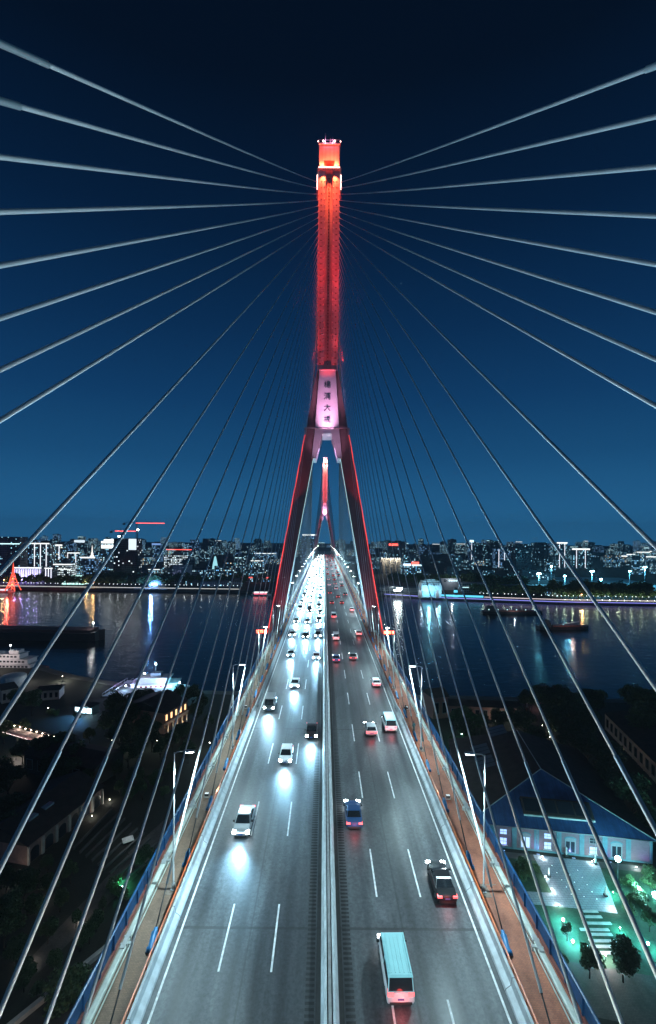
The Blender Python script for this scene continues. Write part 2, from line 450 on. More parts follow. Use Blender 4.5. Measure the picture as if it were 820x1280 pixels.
for o,y in lampyard:
        if -70<y<620:
            l=lamp('SPOT',(1.35,0,12.3),LAMPW if y<320 else LAMPW*2.2,(.60,.90,1.0),o,None,150,.55,.12); l.rotation_euler=(0,R(-20),0)

# ------------------------------------------------------------ towers
GLYPH=['楊','浦','大','橋']
def ring(xa,xb,ya,yb,z): return [(xa,ya,z),(xb,ya,z),(xb,yb,z),(xa,yb,z)]
def outx(z): return 3.45+.1785*(133.5-z)      # outer face of the splayed legs
M['letter']=pm('dark_green_lettering',(.015,.05,.055),.4,0,.1,5)
M['strip']=em('cyan_light_strip',(.55,.95,1.0),1.0)
M['redstrip']=em('red_edge_light_strip',(1.0,.06,.05),1.3)
M['hotstrip']=em('pink_white_glow',(1.0,.50,.42),6.0)
M['redlamp']=em('red_flood_lamp',(1.0,.10,.05),14)
M['beacon']=em('aviation_beacon',(1.0,.55,.5),9)
M['leg_c']=pm('leg_concrete_shade_tint',(.27,.16,.16),.75,0,.12,.35,.01,8)  # concrete darkened and reddened, the dim red light put into its colour
M['antenna']=pm('antenna_paint',(.45,.4,.45),.4,.4,.1,3)
M['stud']=pm('anchor_stud_paint',(.7,.62,.6),.5,0,.1,3)
M['recess']=pm('anchor_recess',(.16,.12,.12),.8,0,.2,2)
M['pale_block']=pm('pale_portal_paint',(.66,.62,.64),.6,0,.06,.4)
M['rust']=pm('dark_red_frame',(.24,.045,.035),.6,0,.2,2)
def build_tower(y0, far=False):
    t=empty('bridge_tower',(0,y0,0),0,
        ('distant bridge tower lit pink and red across the river' if far else 'tall red floodlit bridge tower with an inverted Y shape straddling the near road'),'bridge tower','cable stayed bridge towers')
    # upper shaft: box with two raised flanges and a sunk middle on each face
    P=lambda z,w,d,g,e:[(-w,-d,z),(-e,-d,z),(-e,-d+g,z),(e,-d+g,z),(e,-d,z),(w,-d,z),(w,d,z),(e,d,z),(e,d-g,z),(-e,d-g,z),(-e,d,z),(-w,d,z)]
    b=MB(); b.loft([P(133.5,3.28,3.9,1.5,1.2),P(198.2,3.45,3.9,1.5,1.2)])
    sh=b.build('shaft',M['tower_c'],t)
    st=MB(); rc=MB()
    for k in range(33):
        z=194.6-1.9*k
        if z<135: break
        for s in (-1,1):
            rc.box((s*2.45-.26,-3.95,z-.2),(s*2.45+.26,-3.903,z+.2)); rc.box((s*2.45-.26,3.903,z-.2),(s*2.45+.26,3.95,z+.2))
            n1=st if far else MB()
            n1.loft([[(s*3.36-.14,-3.905,z-.22),(s*3.36+.16,-3.905,z-.22),(s*3.36+.16,-3.905,z+.22),(s*3.36-.14,-3.905,z+.22)],[(s*3.36-.10,-4.04,z-.2),(s*3.36+.12,-4.04,z-.2),(s*3.36+.12,-4.04,z+.1),(s*3.36-.10,-4.04,z+.1)]])
            if not far: n1.build('anchor_stud',M['stud'],sh)
            n1=st if far else MB()
            n1.tube([(s*1.34,-3.92,z+.4),(s*1.62,-4.02,z-.1)],.10,5)
            if not far: n1.build('cable_stub',M['stud'],sh)
    tag(rc.build('anchor_recess',M['recess'],sh),kind='stuff')
    if far: tag(st.build('anchor_stud',M['stud'],sh),kind='stuff')
    lad=MB(); 
    for k in range(56):
        z=136+1.1*k
        lad.box((-.16,-2.56,z),(.16,-2.405,z+.28))
    lad.box((-.24,-2.54,135.5),(-.19,-2.41,197)); lad.box((.19,-2.54,135.5),(.24,-2.41,197)); lad.build('ladder',M['recess'],sh)
    # head
    b=MB(); b.loft([ring(-3.25,3.25,-3.9,3.9,198.5),ring(-3.25,3.25,-3.9,3.9,206.6)])
    b.box((-3.45,-4.15,206.6),(3.45,4.15,207.0))
    hd=b.build('tower_head',M['tower_c'],t)
    w_=MB(); w_.box((-1.75,-4.0,199.8),(1.75,-3.902,201.3)); w_.build('window',M['rust'],hd)
    l=MB(); l.box((-3.6,-4.9,198.2),(3.6,4.9,198.5)); l.box((-3.6,-4.95,198.5),(3.6,-4.86,198.9)); lg=l.build('ledge',M['tower_c'],t)
    q=MB(); q.box((-3.4,-5.0,198.32),(3.4,-4.955,198.62)); q.build('light_strip',M['hotstrip'],lg)
    for s in (-1,1):
        q=MB(); q.box((s*3.72-.30,-2.0,193.2),(s*3.72+.30,2.0,200.6)) ; sb=q.build('side_gallery',M['tower_c'],t)
        q=MB(); q.box((s*3.86-.14,-2.13,193.5),(s*3.86+.14,-2.01,198.3)); q.build('light_strip',M['hotstrip'],sb)  # glow stands in for floodlight on the side gallery plates
    for (x,h,yy) in ((-2.6,1.0,-3),(-1.35,3.7,-3.5),(.35,2.3,-3.2),(.95,3.3,-2.5),(1.2,2.2,-3.4),(2.3,1.0,-3)):
        q=MB(); q.tube([(x,yy,207.0),(x,yy,207.0+h*.6),(x,yy,207+h)],[.2,.16,.12],5); q.build('antenna',M['antenna'],hd)
    q=MB()
    for x in (-3.6,-2.4,-1.2,0,1.2,2.4,3.6):
        q.box((x-.03,-4.1,207),(x+.03,-4.04,208)); q.box((x-.03,4.04,207),(x+.03,4.1,208))
    q.box((-3.63,-4.1,207.95),(3.63,-4.04,208.02)); q.box((-3.63,4.04,207.95),(3.63,4.1,208.02)); q.box((-3.63,-4.04,207.95),(-3.57,4.04,208.02)); q.box((3.57,-4.04,207.95),(3.63,4.04,208.02))
    q.build('railing',M['antenna'],hd)
    for x,z in ((-3.6,207.4),(-1.95,207.5),(1.75,207.5),(3.6,207.4)):
        q=MB(); q.ball((x,-4.25,z),.28 if abs(x)<3 else .17,8); q.build('beacon',M['beacon'],hd)
    # portal block between the legs
    b=MB()
    b.loft([ring(-4.0,4.0,-5.0,5.0,112.8),ring(-3.25,3.25,-5.0,5.0,124),ring(-2.6,2.6,-5.0,5.0,133.2)])  # widened so its pink also stands for light on the inner legs
    b.box((-2.7,-5.2,133.2),(2.7,5.2,133.5))
    pb=b.build('portal_block',M['pale_block'],t)
    q=MB(); q.box((-6.6,-5.35,114.55),(6.6,-5.01,114.7)); q.box((-6.6,5.01,114.55),(6.6,5.35,114.7)); q.build('ledge',M['pale_block'],pb)
    q=MB(); q.box((-1.3,-5.6,112.9),(1.3,-5.01,113.9)); q.build('lamp_housing',pm('lamp_housing_paint',(.6,.6,.66),.4,0,.1,3),pb)
    # haunches of the arch under the block
    for s in (-1,1):
        prof=[(s*1.55,112.79),(s*1.62,111.9),(s*1.95,110.9),(s*3.5,105.0),(s*4.9,105.0),(s*4.5,109.0),(s*4.02,112.79)]
        n=len(prof); q=MB(); q.add([(x,-4.98,z) for x,z in prof]+[(x,4.98,z) for x,z in prof],[tuple(range(n)),tuple(reversed(range(n,2*n)))]+[(k,n+k,n+(k+1)%n,(k+1)%n) for k in range(n)])
        q.build('arch_haunch',M['pale_block'],pb)
    # lettering, one part per character, standing proud of the block
    cu=bpy.data.curves.new('glyph','FONT'); cu.size=1.0; cu.extrude=.03; cu.offset=-.004
    for i,ch in enumerate(GLYPH):
        cu.body=ch; tmp=bpy.data.objects.new('glyph',cu); C.objects.link(tmp); bpy.context.view_layer.update()
        me=bpy.data.meshes.new_from_object(tmp.evaluated_get(bpy.context.evaluated_depsgraph_get())); bpy.data.objects.remove(tmp)
        xs=[v.co.x for v in me.vertices]; ys=[v.co.y for v in me.vertices]; cxm=(min(xs)+max(xs))/2; cym=(min(ys)+max(ys))/2
        me.materials.clear(); me.materials.append(M['letter'])
        o=bpy.data.objects.new('character',me); C.objects.link(o); o.parent=pb
        k=2.35; me.transform(Matrix.Translation((-cxm,-cym,0))); o.scale=(k,k,k); o.rotation_euler=(PI/2,0,0)
        o.location=(.0,-5.06,128.6-3.7*i)
    # legs
    for s in (-1,1):
        b=MB(); rs=[]
        for z in (133.4,124,115,100,80,60,47.0):
            o_=outx(z); wd=.55+3.5*min(1,(133.4-z)/18.4); 
            dp=3.9+(133.4-z)*.012
            xa,xb=sorted((s*o_,s*(o_-wd)))
            rs.append(ring(xa,xb,-dp,dp,z))
        for z,o_,wd in ((40,18.6,4.6),(5,9.5,6.5),(3.4,9.5,6.5)):
            xa,xb=sorted((s*o_,s*(o_-wd))); rs.append(ring(xa,xb,-5.2,5.2,z))
        lg=b.loft(rs).build('leg',M['leg_c'],t)
        # cyan strip along the inner edge
        q=MB(); pts=[]
        for z in (111.5,95,75,54): 
            pts.append((s*(outx(z)-4.05-.12),-3.9-(133.4-z)*.012+.25,z))
        q.tube(pts,.07,5); q.build('light_strip',M['strip'],lg)
        q=MB(); q.tube([(s*(outx(z)-.05),-3.9-(133.4-z)*.012-.12,z) for z in (113.4,95,75,zd(y0)+1)],.16,5); q.build('red_light_strip',M['redstrip'],lg)
        # platform with red lamps where leg and deck edge meet
        zz=zd(y0)
        q=MB(); q.box((s*20.2-2.0,-6.4,zz-.6),(s*20.2+2.0,-1.5,zz-.35))
        for x in (-1.9,0,1.9):
            q.box((s*20.2+x-.05,-6.4,zz-.35),(s*20.2+x+.05,-6.3,zz+.75))
        q.box((s*20.2-2,-6.41,zz+.7),(s*20.2+2,-6.29,zz+.8)); q.box((s*20.2-2,-6.41,zz+.2),(s*20.2+2,-6.29,zz+.28))
        pf=q.build('platform',M['rust'],lg)
        for x in (-1.2,.0,1.2):
            r_=MB(); r_.box((s*20.4+x-.42,-5.9,zz-.3),(s*20.4+x+.42,-5.3,zz+.55)); r_.build('flood_lamp',M['redlamp'],pf)
        sh2=MB(); sh2.box((s*outx(113.8)-.32,-4.45,112.6),(s*outx(113.8)+.32,-3.2,114.9)); sh2.build('shoulder',M['tower_c'],lg)
    q=MB(); q.box((-13.9,-3.6,40.2),(13.9,3.6,zd(y0)-3.0)); q.build('crossbeam',M['tower_c'],t)
    return t
tw=build_tower(D)
tf=build_tower(DF,True)
RED=(1.0,.028,.026); ORG=(1.0,.085,.03); PNK=(1.0,.46,.80)
def tower_lights(t,far):
    k=TWK*(3.0 if far else 1.0)
    red=(1,.10,.13) if far else RED
    org=ORG if not far else (1,.28,.25)
    for s in (-1,1):
        # shaft: spots hung free before the block roof, at mid height and under the gallery
        lamp('SPOT',(s*5.5,-9.0,134.0),k*9000,red,t,(s*2.0,-3.9,154),64,1,.3)
        lamp('SPOT',(s*.9,-9.5,127.5),k*2600,red,t,(s*1.2,-3.9,141),66,1,.3)
        lamp('SPOT',(s*9,-11.0,143.0),k*16000,red,t,(s*1.8,-3.9,168),60,1,.3)
        lamp('SPOT',(s*10.5,-11.0,150.0),k*32000,red,t,(s*1.5,-3.9,184),66,1,.3)
        lamp('SPOT',(s*1.75,-5.2,196.9),k*9500,org,t,(s*1.75,-3.9,193.5),100,1,.2)
        lamp('SPOT',(s*1.4,-8.0,197.0),k*7000,org,t,(s*1.2,-3.9,183),70,1,.2)
        lamp('SPOT',(s*2.3,-4.75,198.95),k*11000,org,t,(s*1.7,-3.9,201.4),120,1,.2)
        lamp('SPOT',(s*1.0,-7.5,198.95),k*3600,ORG if not far else (1,.5,.5),t,(0,-3.9,204),80,1,.2)
        lamp('POINT',(s*1.2,-4.6,207.6),k*260,(1,.35,.6),t,None,radius=.15)
        # outer faces of the legs, shoulders
        lamp('SPOT',(s*22.3,-2.0,zd(D)+1),k*30000,red,t,(s*12.5,0,82),44,.8,.3)
        lamp('SPOT',(s*(outx(100)+6),-7,86),k*7000,red,t,(s*(outx(108)),0,110),60,.8,.3)
        # block
        lamp('SPOT',(s*1.3,-7.9,112.4),k*4200,PNK,t,(s*.4,-5,121.0),84,1,.25)
        lamp('SPOT',(s*1.5,-17.0,106.0),k*15000,(1.0,.42,.80) ,t,(s*.2,-5,122.5),30,1,.25)
        lamp('SPOT',(s*.6,-17.0,99.0),k*5200,PNK,t,(s*2.6,-5,109.5),34,1,.25)
        # arch and inner leg faces, foot of the legs
        lamp('SPOT',(s*1.0,-1.0,109),k*1500,(.8,.5,1),t,(s*4.5,0,104),120,.9,.25)
        lamp('SPOT',(s*14.2,-8.5,zd(D)+1.2),k*5500,(1.0,.06,.12),t,(s*11.0,-4,84),56,1,.25)
tower_lights(tw,False); tower_lights(tf,True)

# ------------------------------------------------------------ stay cables
NC=28
def anchor_y(n): return 35.5-9*(n-13) if n<=21 else 35.5-72-2.2*(n-21)
def top_z(n): return 194.4-1.9*(NC-n)
def cable(y_t, dirn, s, n, detail, label, group):
    """dirn -1: towards the camera side of its tower, +1: away"""
    off=D-anchor_y(n); ya=y_t+dirn*off if True else 0
    if (dirn>0 and y_t==D) or (dirn<0 and y_t==DF): # main span keeps the nine metre pitch throughout
        ya=y_t+dirn*(10+10.2*(n-1))
    zt=top_z(n); A=Vector((s*13.75,ya,zd(ya)+.17)); B=Vector((s*3.36,y_t+dirn*3.9,zt))
    ch=B-A; L=ch.length; zc=ch.normalized(); dn=Vector((0,0,-1)); yl=(dn-zc*dn.dot(zc)).normalized(); xl=yl.cross(zc)
    mx=Matrix((xl,yl,zc)).transposed().to_4x4(); mx.translation=A
    hz=math.sqrt(ch.y**2); sag=4*.4*(hz/200)**2
    def pt(a): q=a/L; return (0,sag*q*(1-q),a)
    r=.045+.00015*L
    sn=zc.z; a0=3.0/sn; a1=min(12.9/sn,.3*L)
    if n>14: a1=(13+2.6*(n-14))/sn
    seg=20 if detail else 8
    c=MB(); c.tube([pt(a0+(L-a0)*i/seg) for i in range(seg+1)],r,8 if detail else 5)
    o=c.build('stay_cable',M['cable'],fix=False); o.matrix_world=mx
    tag(o,label,'stay cable',group)
    if detail:
        g=MB(); g.tube([pt(a0+(a1-a0)*i/4) for i in range(5)],r+.028,8); g.build('guard_pipe',M['guard'],o,fix=False)
        g=MB(); g.tube([pt(0.9),pt(a0+.02)],.05,6); g.build('cable_end',M['dark'],o,fix=False)
        g=MB(); g.tube([pt(-.1),pt(.25),pt(.27),pt(1.15),pt(1.2),pt(1.45)],[.34,.34,.24,.24,.15,.13],10); g.build('anchor_sleeve',M['bluebox'],o,fix=False)
    return o
for s in (-1,1):
    for n in range(1,NC+1):
        q=NC+1-n
        cable(D,-1,s,n,True,f'pale stay cable from the near tower towards the camera, {SIDE[s]} side, {ordn(q)} from the top','stay cables of the near side span')
        cable(D,1,s,n,n<22,f'stay cable from the near tower out over the river, {SIDE[s]} side, {ordn(q)} from the top','river span stay cables of the near tower')
        cable(DF,-1,s,n,False,f'thin stay cable from the distant tower over the river, {SIDE[s]} side, {ordn(q)} from the top','river span stay cables of the distant tower')
        if n%2==0: cable(DF,1,s,n,False,f'thin stay cable beyond the distant tower, {SIDE[s]} side, {ordn(q//2+1)} from the top','stay cables beyond the distant tower')
# flood lamps for the cables, on the walkway edge
fl=empty('cable_floodlight'); q=MB(); q.loft([[(-.22,-.16,.25),(.22,-.16,.25),(.22,.16,.25),(-.22,.16,.25)],[(-.26,-.2,.5),(.26,-.2,.5),(.26,.2,.5),(-.26,.2,.5)]]); hs=q.build('housing',M['dark'],fl)
q=MB(); q.box((-.22,-.17,.501),(.22,.17,.515)); q.build('lens',em('floodlight_lens',(.9,.97,1),.7),hs)
q=MB(); q.box((-.3,-.04,0),(-.262,.04,.42)); q.box((.262,-.04,0),(.3,.04,.42)); q.box((-.3,-.06,0),(.3,.06,.03)); q.build('bracket',M['steel'],fl)
ff=True; fls=[]
for s in (-1,1):
    for k,y in enumerate((-50,-34,-18,-3,12,24,56,84)):
        o=fl if ff else copy_tree(fl); ff=False
        o.location=(s*14.6,y,zd(y)+.162)
        tag(o,f'small dark floodlight aimed up at the cables, {SIDE[s]} walkway, {ordn(k+1)} along','floodlight','cable floodlights')
        fls.append((o,s,y))
for o,s,y in fls:
        kk=FLW*(1.0 if s>0 else .55)
        lamp('SPOT',(0,0,.6),kk*(24000 if y<40 else 7000),(.62,.88,1.0),o,(-s*5.0,4 if y<40 else -12,48),74 if y<40 else 50,.6,.15)
        if y>-20: lamp('SPOT',(-s*.1,0,.62),(1.0 if s<0 else .8)*XFW,(.95,1.0,.95),o,(-s*28,-2,15),66,.8,.15)  # added cross spot, stands in for bounce light on the opposite cables
# ------------------------------------------------------------ vehicles
def paint(name,c,metal=.2): return pm(name,c,.3,metal,.04,1.0,spec=.6)
PT={'white':paint('white_car_paint',(.72,.73,.74),0),'silver':paint('silver_car_paint',(.42,.44,.46),.5),'black':paint('black_car_paint',(.015,.016,.018)),
    'grey':paint('grey_car_paint',(.14,.15,.16),.3),'blue':paint('blue_car_paint',(.03,.09,.22)),'red':paint('red_car_paint',(.35,.03,.025)),'teal':paint('van_roof_turquoise_light',(.42,.78,.80),0)}  # teal roof colour stands in for turquoise light on the van
M['glass']=pm('car_glass',(.012,.016,.02),.08,0,0,spec=.8)
M['tyre']=pm('tyre_rubber',(.015,.015,.015),.8,0,.1,6)
M['rim']=pm('wheel_rim',(.4,.4,.42),.35,.7,.1,6)
M['head']=em('headlight_glow',(.86,.96,1.0),45)
M['tail']=em('tail_light_glow',(1.0,.06,.06),3.0)
M['plate']=pm('number_plate_paint',(.05,.12,.35),.4,0,0)
M['bumper']=pm('dark_bumper_plastic',(.03,.03,.03),.6,0,.1,6)
def carmeshes(L,W,H,kind):
    """faces +Y. body shell lofted from side-profile sections, greenhouse, roof, wheels and lights"""
    h=L/2; w=W/2; r=.33 if kind!='truck' else .45
    def sec(y,zb,zt,ww):
        return [(-ww*.92,y,zb),(ww*.92,y,zb),(ww,y,zb+.15),(ww,y,zt-.16),(ww*.90,y,zt),(-ww*.90,y,zt),(-ww,y,zt-.16),(-ww,y,zb+.15)]
    b=MB()
    if kind=='saloon':   p=[(-h,.40,.80,w*.86),(-h+.10,.26,.95,w*.96),(-h+.7,.2,1.0,w),(-.2,.18,.96,w),(h-1.25,.2,.92,w),(h-.5,.22,.82,w*.97),(h-.10,.26,.70,w*.88),(h,.36,.60,w*.74)]
    elif kind=='hatch':  p=[(-h,.40,.95,w*.9),(-h+.1,.26,1.02,w*.97),(-h+.7,.2,1.02,w),(-.2,.18,1.0,w),(h-1.1,.2,.98,w),(h-.45,.22,.88,w*.97),(h-.1,.26,.74,w*.9),(h,.36,.62,w*.78)]
    else:                p=[(-h,.38,1.12,w*.95),(-h+.08,.28,1.16,w),(-.2,.22,1.16,w),(h-.8,.22,1.14,w),(h-.35,.24,1.02,w*.97),(h-.06,.28,.86,w*.92),(h,.38,.7,w*.84)]
    b.loft([sec(*q) for q in p],True,False)
    g=MB(); rf=MB()
    if kind=='saloon': y0,y1,y2,y3=-h+.75,-h+1.45,h-2.05,h-1.2; zb=.94
    elif kind=='hatch': y0,y1,y2,y3=-h+.12,-h+.55,h-1.85,h-1.0; zb=.99
    else: y0,y1,y2,y3=-h+.06,-h+.22,h-1.2,h-.62; zb=1.13
    wb=w*.93; wt=w*.76 if kind!='van' else w*.86
    g.hexa([(-wb,y0,zb),(wb,y0,zb),(wb,y3,zb),(-wb,y3,zb)],[(-wt,y1,H-.05),(wt,y1,H-.05),(wt,y2,H-.05),(-wt,y2,H-.05)])
    e=.05
    rf.hexa([(-wt-e,y1-e,H-.07),(wt+e,y1-e,H-.07),(wt+e,y2+e,H-.07),(-wt-e,y2+e,H-.07)],[(-wt+.06,y1+.1,H),(wt-.06,y1+.1,H),(wt-.06,y2-.1,H),(-wt+.06,y2-.1,H)])
    if kind=='van':
        for k in range(5): rf.box((-wt+.22+k*(2*wt-.44)/4-.03,y1+.25,H-.01),(-wt+.22+k*(2*wt-.44)/4+.03,y2-.25,H+.022))
        for s in (-1,1): rf.box((s*(wt-.06)-.03,y1+.2,H+.0),(s*(wt-.06)+.03,y2-.2,H+.06))
    # pillars between the side windows
    for s in (-1,1):
        for yb,yt in ((y0,y1),((y0+y3)/2,(y1+y2)/2),(y3,y2)):
            rf.add([(s*(wb+.012),yb-.05,zb),(s*(wb+.012),yb+.05,zb),(s*(wt+.012),yt+.05,H-.05),(s*(wt+.012),yt-.05,H-.05),(s*(wb-.05),yb-.05,zb),(s*(wb-.05),yb+.05,zb),(s*(wt-.05),yt+.05,H-.05),(s*(wt-.05),yt-.05,H-.05)],
              [(0,1,2,3),(7,6,5,4),(0,3,7,4),(1,5,6,2)])
    wh=[]
    for s in (-1,1):
        for y in (-h+.85,h-.85):
            t=MB(); n=14; R2=[]
            for xx,rr in ((w-.20,r*.9),(w-.19,r),(w-.02,r),(w+.01,r*.88),(w-.01,r*.6)):
                R2.append([(s*xx,y+rr*math.cos(2*PI*k/n),r+rr*math.sin(2*PI*k/n)) for k in range(n)])
            t.loft(R2,True,False)
            m=MB(); m.loft([[(s*xx,y+rr*math.cos(2*PI*k/10),r+rr*math.sin(2*PI*k/10)) for k in range(10)] for xx,rr in ((w-.012,r*.58),(w+.012,r*.5),(w+.006,r*.1))],True,False)
            wh.append((t.data('wheel',[M['tyre']]),m.data('rim',[M['rim']])))
    hl=[];tl=[]
    for s in (-1,1):
        q=MB(); zz=.66 if kind!='van' else .80
        q.hexa([(s*w*.78-.20,h-.16,zz-.08),(s*w*.78+.20,h-.22,zz-.08),(s*w*.78+.19,h+.015,zz-.08),(s*w*.78-.2,h+.03,zz-.08)],[(s*w*.78-.20,h-.4,zz+.10),(s*w*.78+.20,h-.45,zz+.09),(s*w*.78+.18,h-.06,zz+.09),(s*w*.78-.2,h-.04,zz+.10)])
        hl.append(q.data('headlight',[M['head']]))
        q=MB(); zt=.80 if kind!='van' else .98; hh=.09 if kind=='saloon' else .13
        q.box((s*w*.74-.20,-h-.02,zt-hh),(s*w*.74+.20,-h+.3,zt+hh))
        tl.append(q.data('tail_light',[M['tail']]))
    pl=MB(); pl.box((-.22,h-.02,.42),(.22,h+.02,.54)); pl.box((-.22,-h-.025,.58),(.22,-h+.02,.70))
    bu=MB(); bu.box((-w*.80,-h-.04,.28),(w*.80,-h+.2,.46)); bf=MB(); bf.box((-w*.7,h-.25,.22),(w*.7,h+.02,.38))
    mi=MB()
    for s in (-1,1): mi.box((s*(w+.09)-.1,y3-.42,zb),(s*(w+.09)+.1,y3-.25,zb+.16))
    return dict(body=b.data('body',[PT['white']]),glass=g.data('windows',[M['glass']]),roof=rf.data('roof',[PT['white']]),wheels=wh,head=hl,tail=tl,plate=pl.data('number_plate',[M['plate']]),bumper=[bu.data('bumper',[M['bumper']]),bf.data('bumper',[M['bumper']])],mirror=mi.data('mirrors',[M['bumper']]))
import bmesh
KM={'saloon':carmeshes(4.6,1.8,1.45,'saloon'),'hatch':carmeshes(4.1,1.76,1.52,'hatch'),'van':carmeshes(4.9,1.9,2.05,'van')}
def fixn(me):
    bm=bmesh.new(); bm.from_mesh(me); bmesh.ops.recalc_face_normals(bm,faces=bm.faces); bm.to_mesh(me); bm.free()
for d in KM.values():
    for k,v in d.items():
        for me in (v if isinstance(v,list) else [v]):
            for x in (me if isinstance(me,tuple) else (me,)): fixn(x)
_col={}
def colored(me,key,c):
    k=(me.name,c)
    if k not in _col:
        m2=me.copy(); m2.materials.clear(); m2.materials.append(PT[c]); _col[k]=m2
    return _col[k]
def put(name,me,par):
    o=bpy.data.objects.new(name,me); C.objects.link(o); o.parent=par; return o
def car(kind,c,X,Y,label,facing,group,full=True,yaw=0.0,roofc=None,hp=1.0):
    d=KM[kind]; nm={'saloon':'parked_car','hatch':'hatchback_car','van':'minivan'}[kind].replace('parked_car','saloon_car')
    z=zd(Y); t=empty(nm,(X,Y,z+.002),0,label,{'van':'van'}.get(kind,'car'),group)
    sl=math.atan((zd(Y+1)-zd(Y-1))/2)
    t.rotation_euler=(sl if facing>0 else -sl,0,(0 if facing>0 else PI)+yaw)
    b=put('body',colored(d['body'],'b',c),t); put('windows',d['glass'],t); put('roof',colored(d['roof'],'r',roofc or c),t)
    if facing<0 or full:
        for m in d['head']: put('headlight',m,t)
    if facing>0 or full:
        for m in d['tail']: put('tail_light',m,t)
    if full:
        for m,rm in d['wheels']:
            wo=put('wheel',m,t); put('rim',rm,wo)
        put('number_plate',d['plate'],b); [put('bumper',x_,b) for x_ in d['bumper']]; put('mirrors',d['mirror'],b)
    hy={'saloon':2.3,'hatch':2.05,'van':2.45}[kind]
    if facing<0 and (Y<330 or (Y<560 and rnd.random()<.55)):
        l=lamp('SPOT',(0,hy+.12,.74),HLW*hp*(1.0 if Y<130 else 1.9 if Y<200 else 3.4 if Y<330 else 6.5),(.34,.72,1.0),t,(0,hy+15,-.1),58,1,.25)
        l.scale=(1.5,1,1)
        if Y<130: lamp('SPOT',(0,hy+.15,.8),HLW*.05,(.40,.75,1.0),t,(0,hy+3,-.6),130,1,.3)
    elif facing>0 and Y<200:
        lamp('SPOT',(0,hy+.1,.74),HLW*.30,(.66,.88,1.0),t,(0,hy+14,-.9),30,1,.25)
        lamp('POINT',(0,-hy-.35,.8),40,(1,.07,.06),t,None,radius=.3)
    return t
ZH={'white':'white','silver':'silver','black':'black','grey':'grey','blue':'dark blue','red':'dark red'}
KN={'saloon':'saloon car','hatch':'hatchback','van':'minivan'}
GL='oncoming cars with headlights on'; GR='cars driving away with tail lights on'
# oncoming, near ones measured from the photo
for kind,c,X,Y,lab in (
  ('saloon','silver',-9.2,51,'silver saloon with headlights lit, nearest oncoming car, outer left lane'),
  ('hatch','white',-5.8,66,'white hatchback with headlights lit, middle left lane, nearest there'),
  ('saloon','black',-2.4,74,'black saloon with headlights lit, beside the central barrier, nearest there'),
  ('van','grey',-10.3,85,'grey minivan with headlights lit near the left walkway'),
  ('saloon','white',-6.5,97,'white saloon with headlights lit, second oncoming car in the middle left lane'),
  ('hatch','silver',-9.0,120,'silver hatchback with headlights lit, outer left lane behind the grey minivan')):
    car(kind,c,X,Y,lab,-1,GL,True,rnd.uniform(-.01,.01))
lanes={1:(-2.35,'innermost left lane'),2:(-6.2,'middle left lane'),3:(-10.0,'outer left lane')}
seq=[(1,118),(2,141),(3,143),(1,142),(3,164),(2,163),(1,166)]
cnt={1:1,2:2,3:3}
y={1:182.0,2:186.0,3:190.0}
for l in (1,2,3):
    yy=y[l]
    while yy<735:
        seq.append((l,yy)); yy+=rnd.uniform(13,25 if yy<420 else 34)
seq.sort(key=lambda q:q[1])
for l,yy in seq:
    cnt[l]+=1
    kind=rnd.choice(['saloon','saloon','hatch','van']); c=rnd.choice(['white','white','silver','black','grey','blue'])
    car(kind,c,lanes[l][0]+rnd.uniform(-.25,.25),yy,f'{ZH[c]} {KN[kind]} with headlights lit, {lanes[l][1]}, {ordn(cnt[l])} away from the camera',-1,GL,yy<150,hp=rnd.uniform(.7,1.3))
# driving away
for kind,c,X,Y,lab,rc in (
  ('van','white',4.8,34.0,'white minivan with turquoise light coloured into its roof, nearest vehicle driving away','teal'),
  ('saloon','black',10.35,42.5,'black saloon with bright red tail lights in the outer right lane, nearest there',None),
  ('saloon','blue',2.9,52.5,'dark blue saloon with bright red tail lights beside the central barrier',None),
  ('van','white',10.4,77,'white minivan with a turquoise roof and red tail lights near the red walkway','teal'),
  ('hatch','silver',7.1,75,'silver hatchback driving away in the middle right lane, nearest there',None),
  ('hatch','white',10.5,98,'white hatchback driving away in the outer right lane beyond the turquoise-roofed minivan',None),
  ('saloon','blue',2.6,116,'dark blue saloon with red tail lights, second driving away beside the barrier',None),
  ('saloon','grey',6.9,118,'grey saloon driving away in the middle right lane beyond the silver hatchback',None),
  ('van','white',3.1,139,'white minivan driving away beside the central barrier',None),
  ('hatch','white',10.4,145,'white hatchback driving away, fifth in the outer right lane',None),
  ('van','white',3.2,173,'white minivan driving away, fourth beside the central barrier',None),
  ('hatch','white',10.8,188,'white hatchback driving away, sixth in the outer right lane',None),
  ('saloon','red',3.0,206,'dark red saloon driving away, fifth beside the central barrier',None),
  ('saloon','red',7.4,206,'dark red saloon driving away in the middle right lane under the tower',None)):
    car(kind,c,X,Y,lab,1,GR,Y<150,rnd.uniform(-.01,.01) if Y>35 else .02,rc)
rl={1:(2.4,'innermost right lane',5),2:(6.3,'middle right lane',3),3:(10.2,'outer right lane',6)}
seq=[]
for l in (1,2,3):
    yy=rnd.uniform(225,240)
    while yy<735:
        seq.append((l,yy)); yy+=rnd.uniform(18,44)
cnt={k:v[2] for k,v in rl.items()}; seq.sort(key=lambda q:q[1])
for l,yy in seq:
    cnt[l]+=1
    kind=rnd.choice(['saloon','hatch','van']); c=rnd.choice(['white','white','silver','black','grey','red'])
    car(kind,c,rl[l][0]+rnd.uniform(-.25,.25),yy,f'{ZH[c]} {KN[kind]} driving away, {rl[l][1]}, {ordn(cnt[l])} from the camera',1,GR,False)

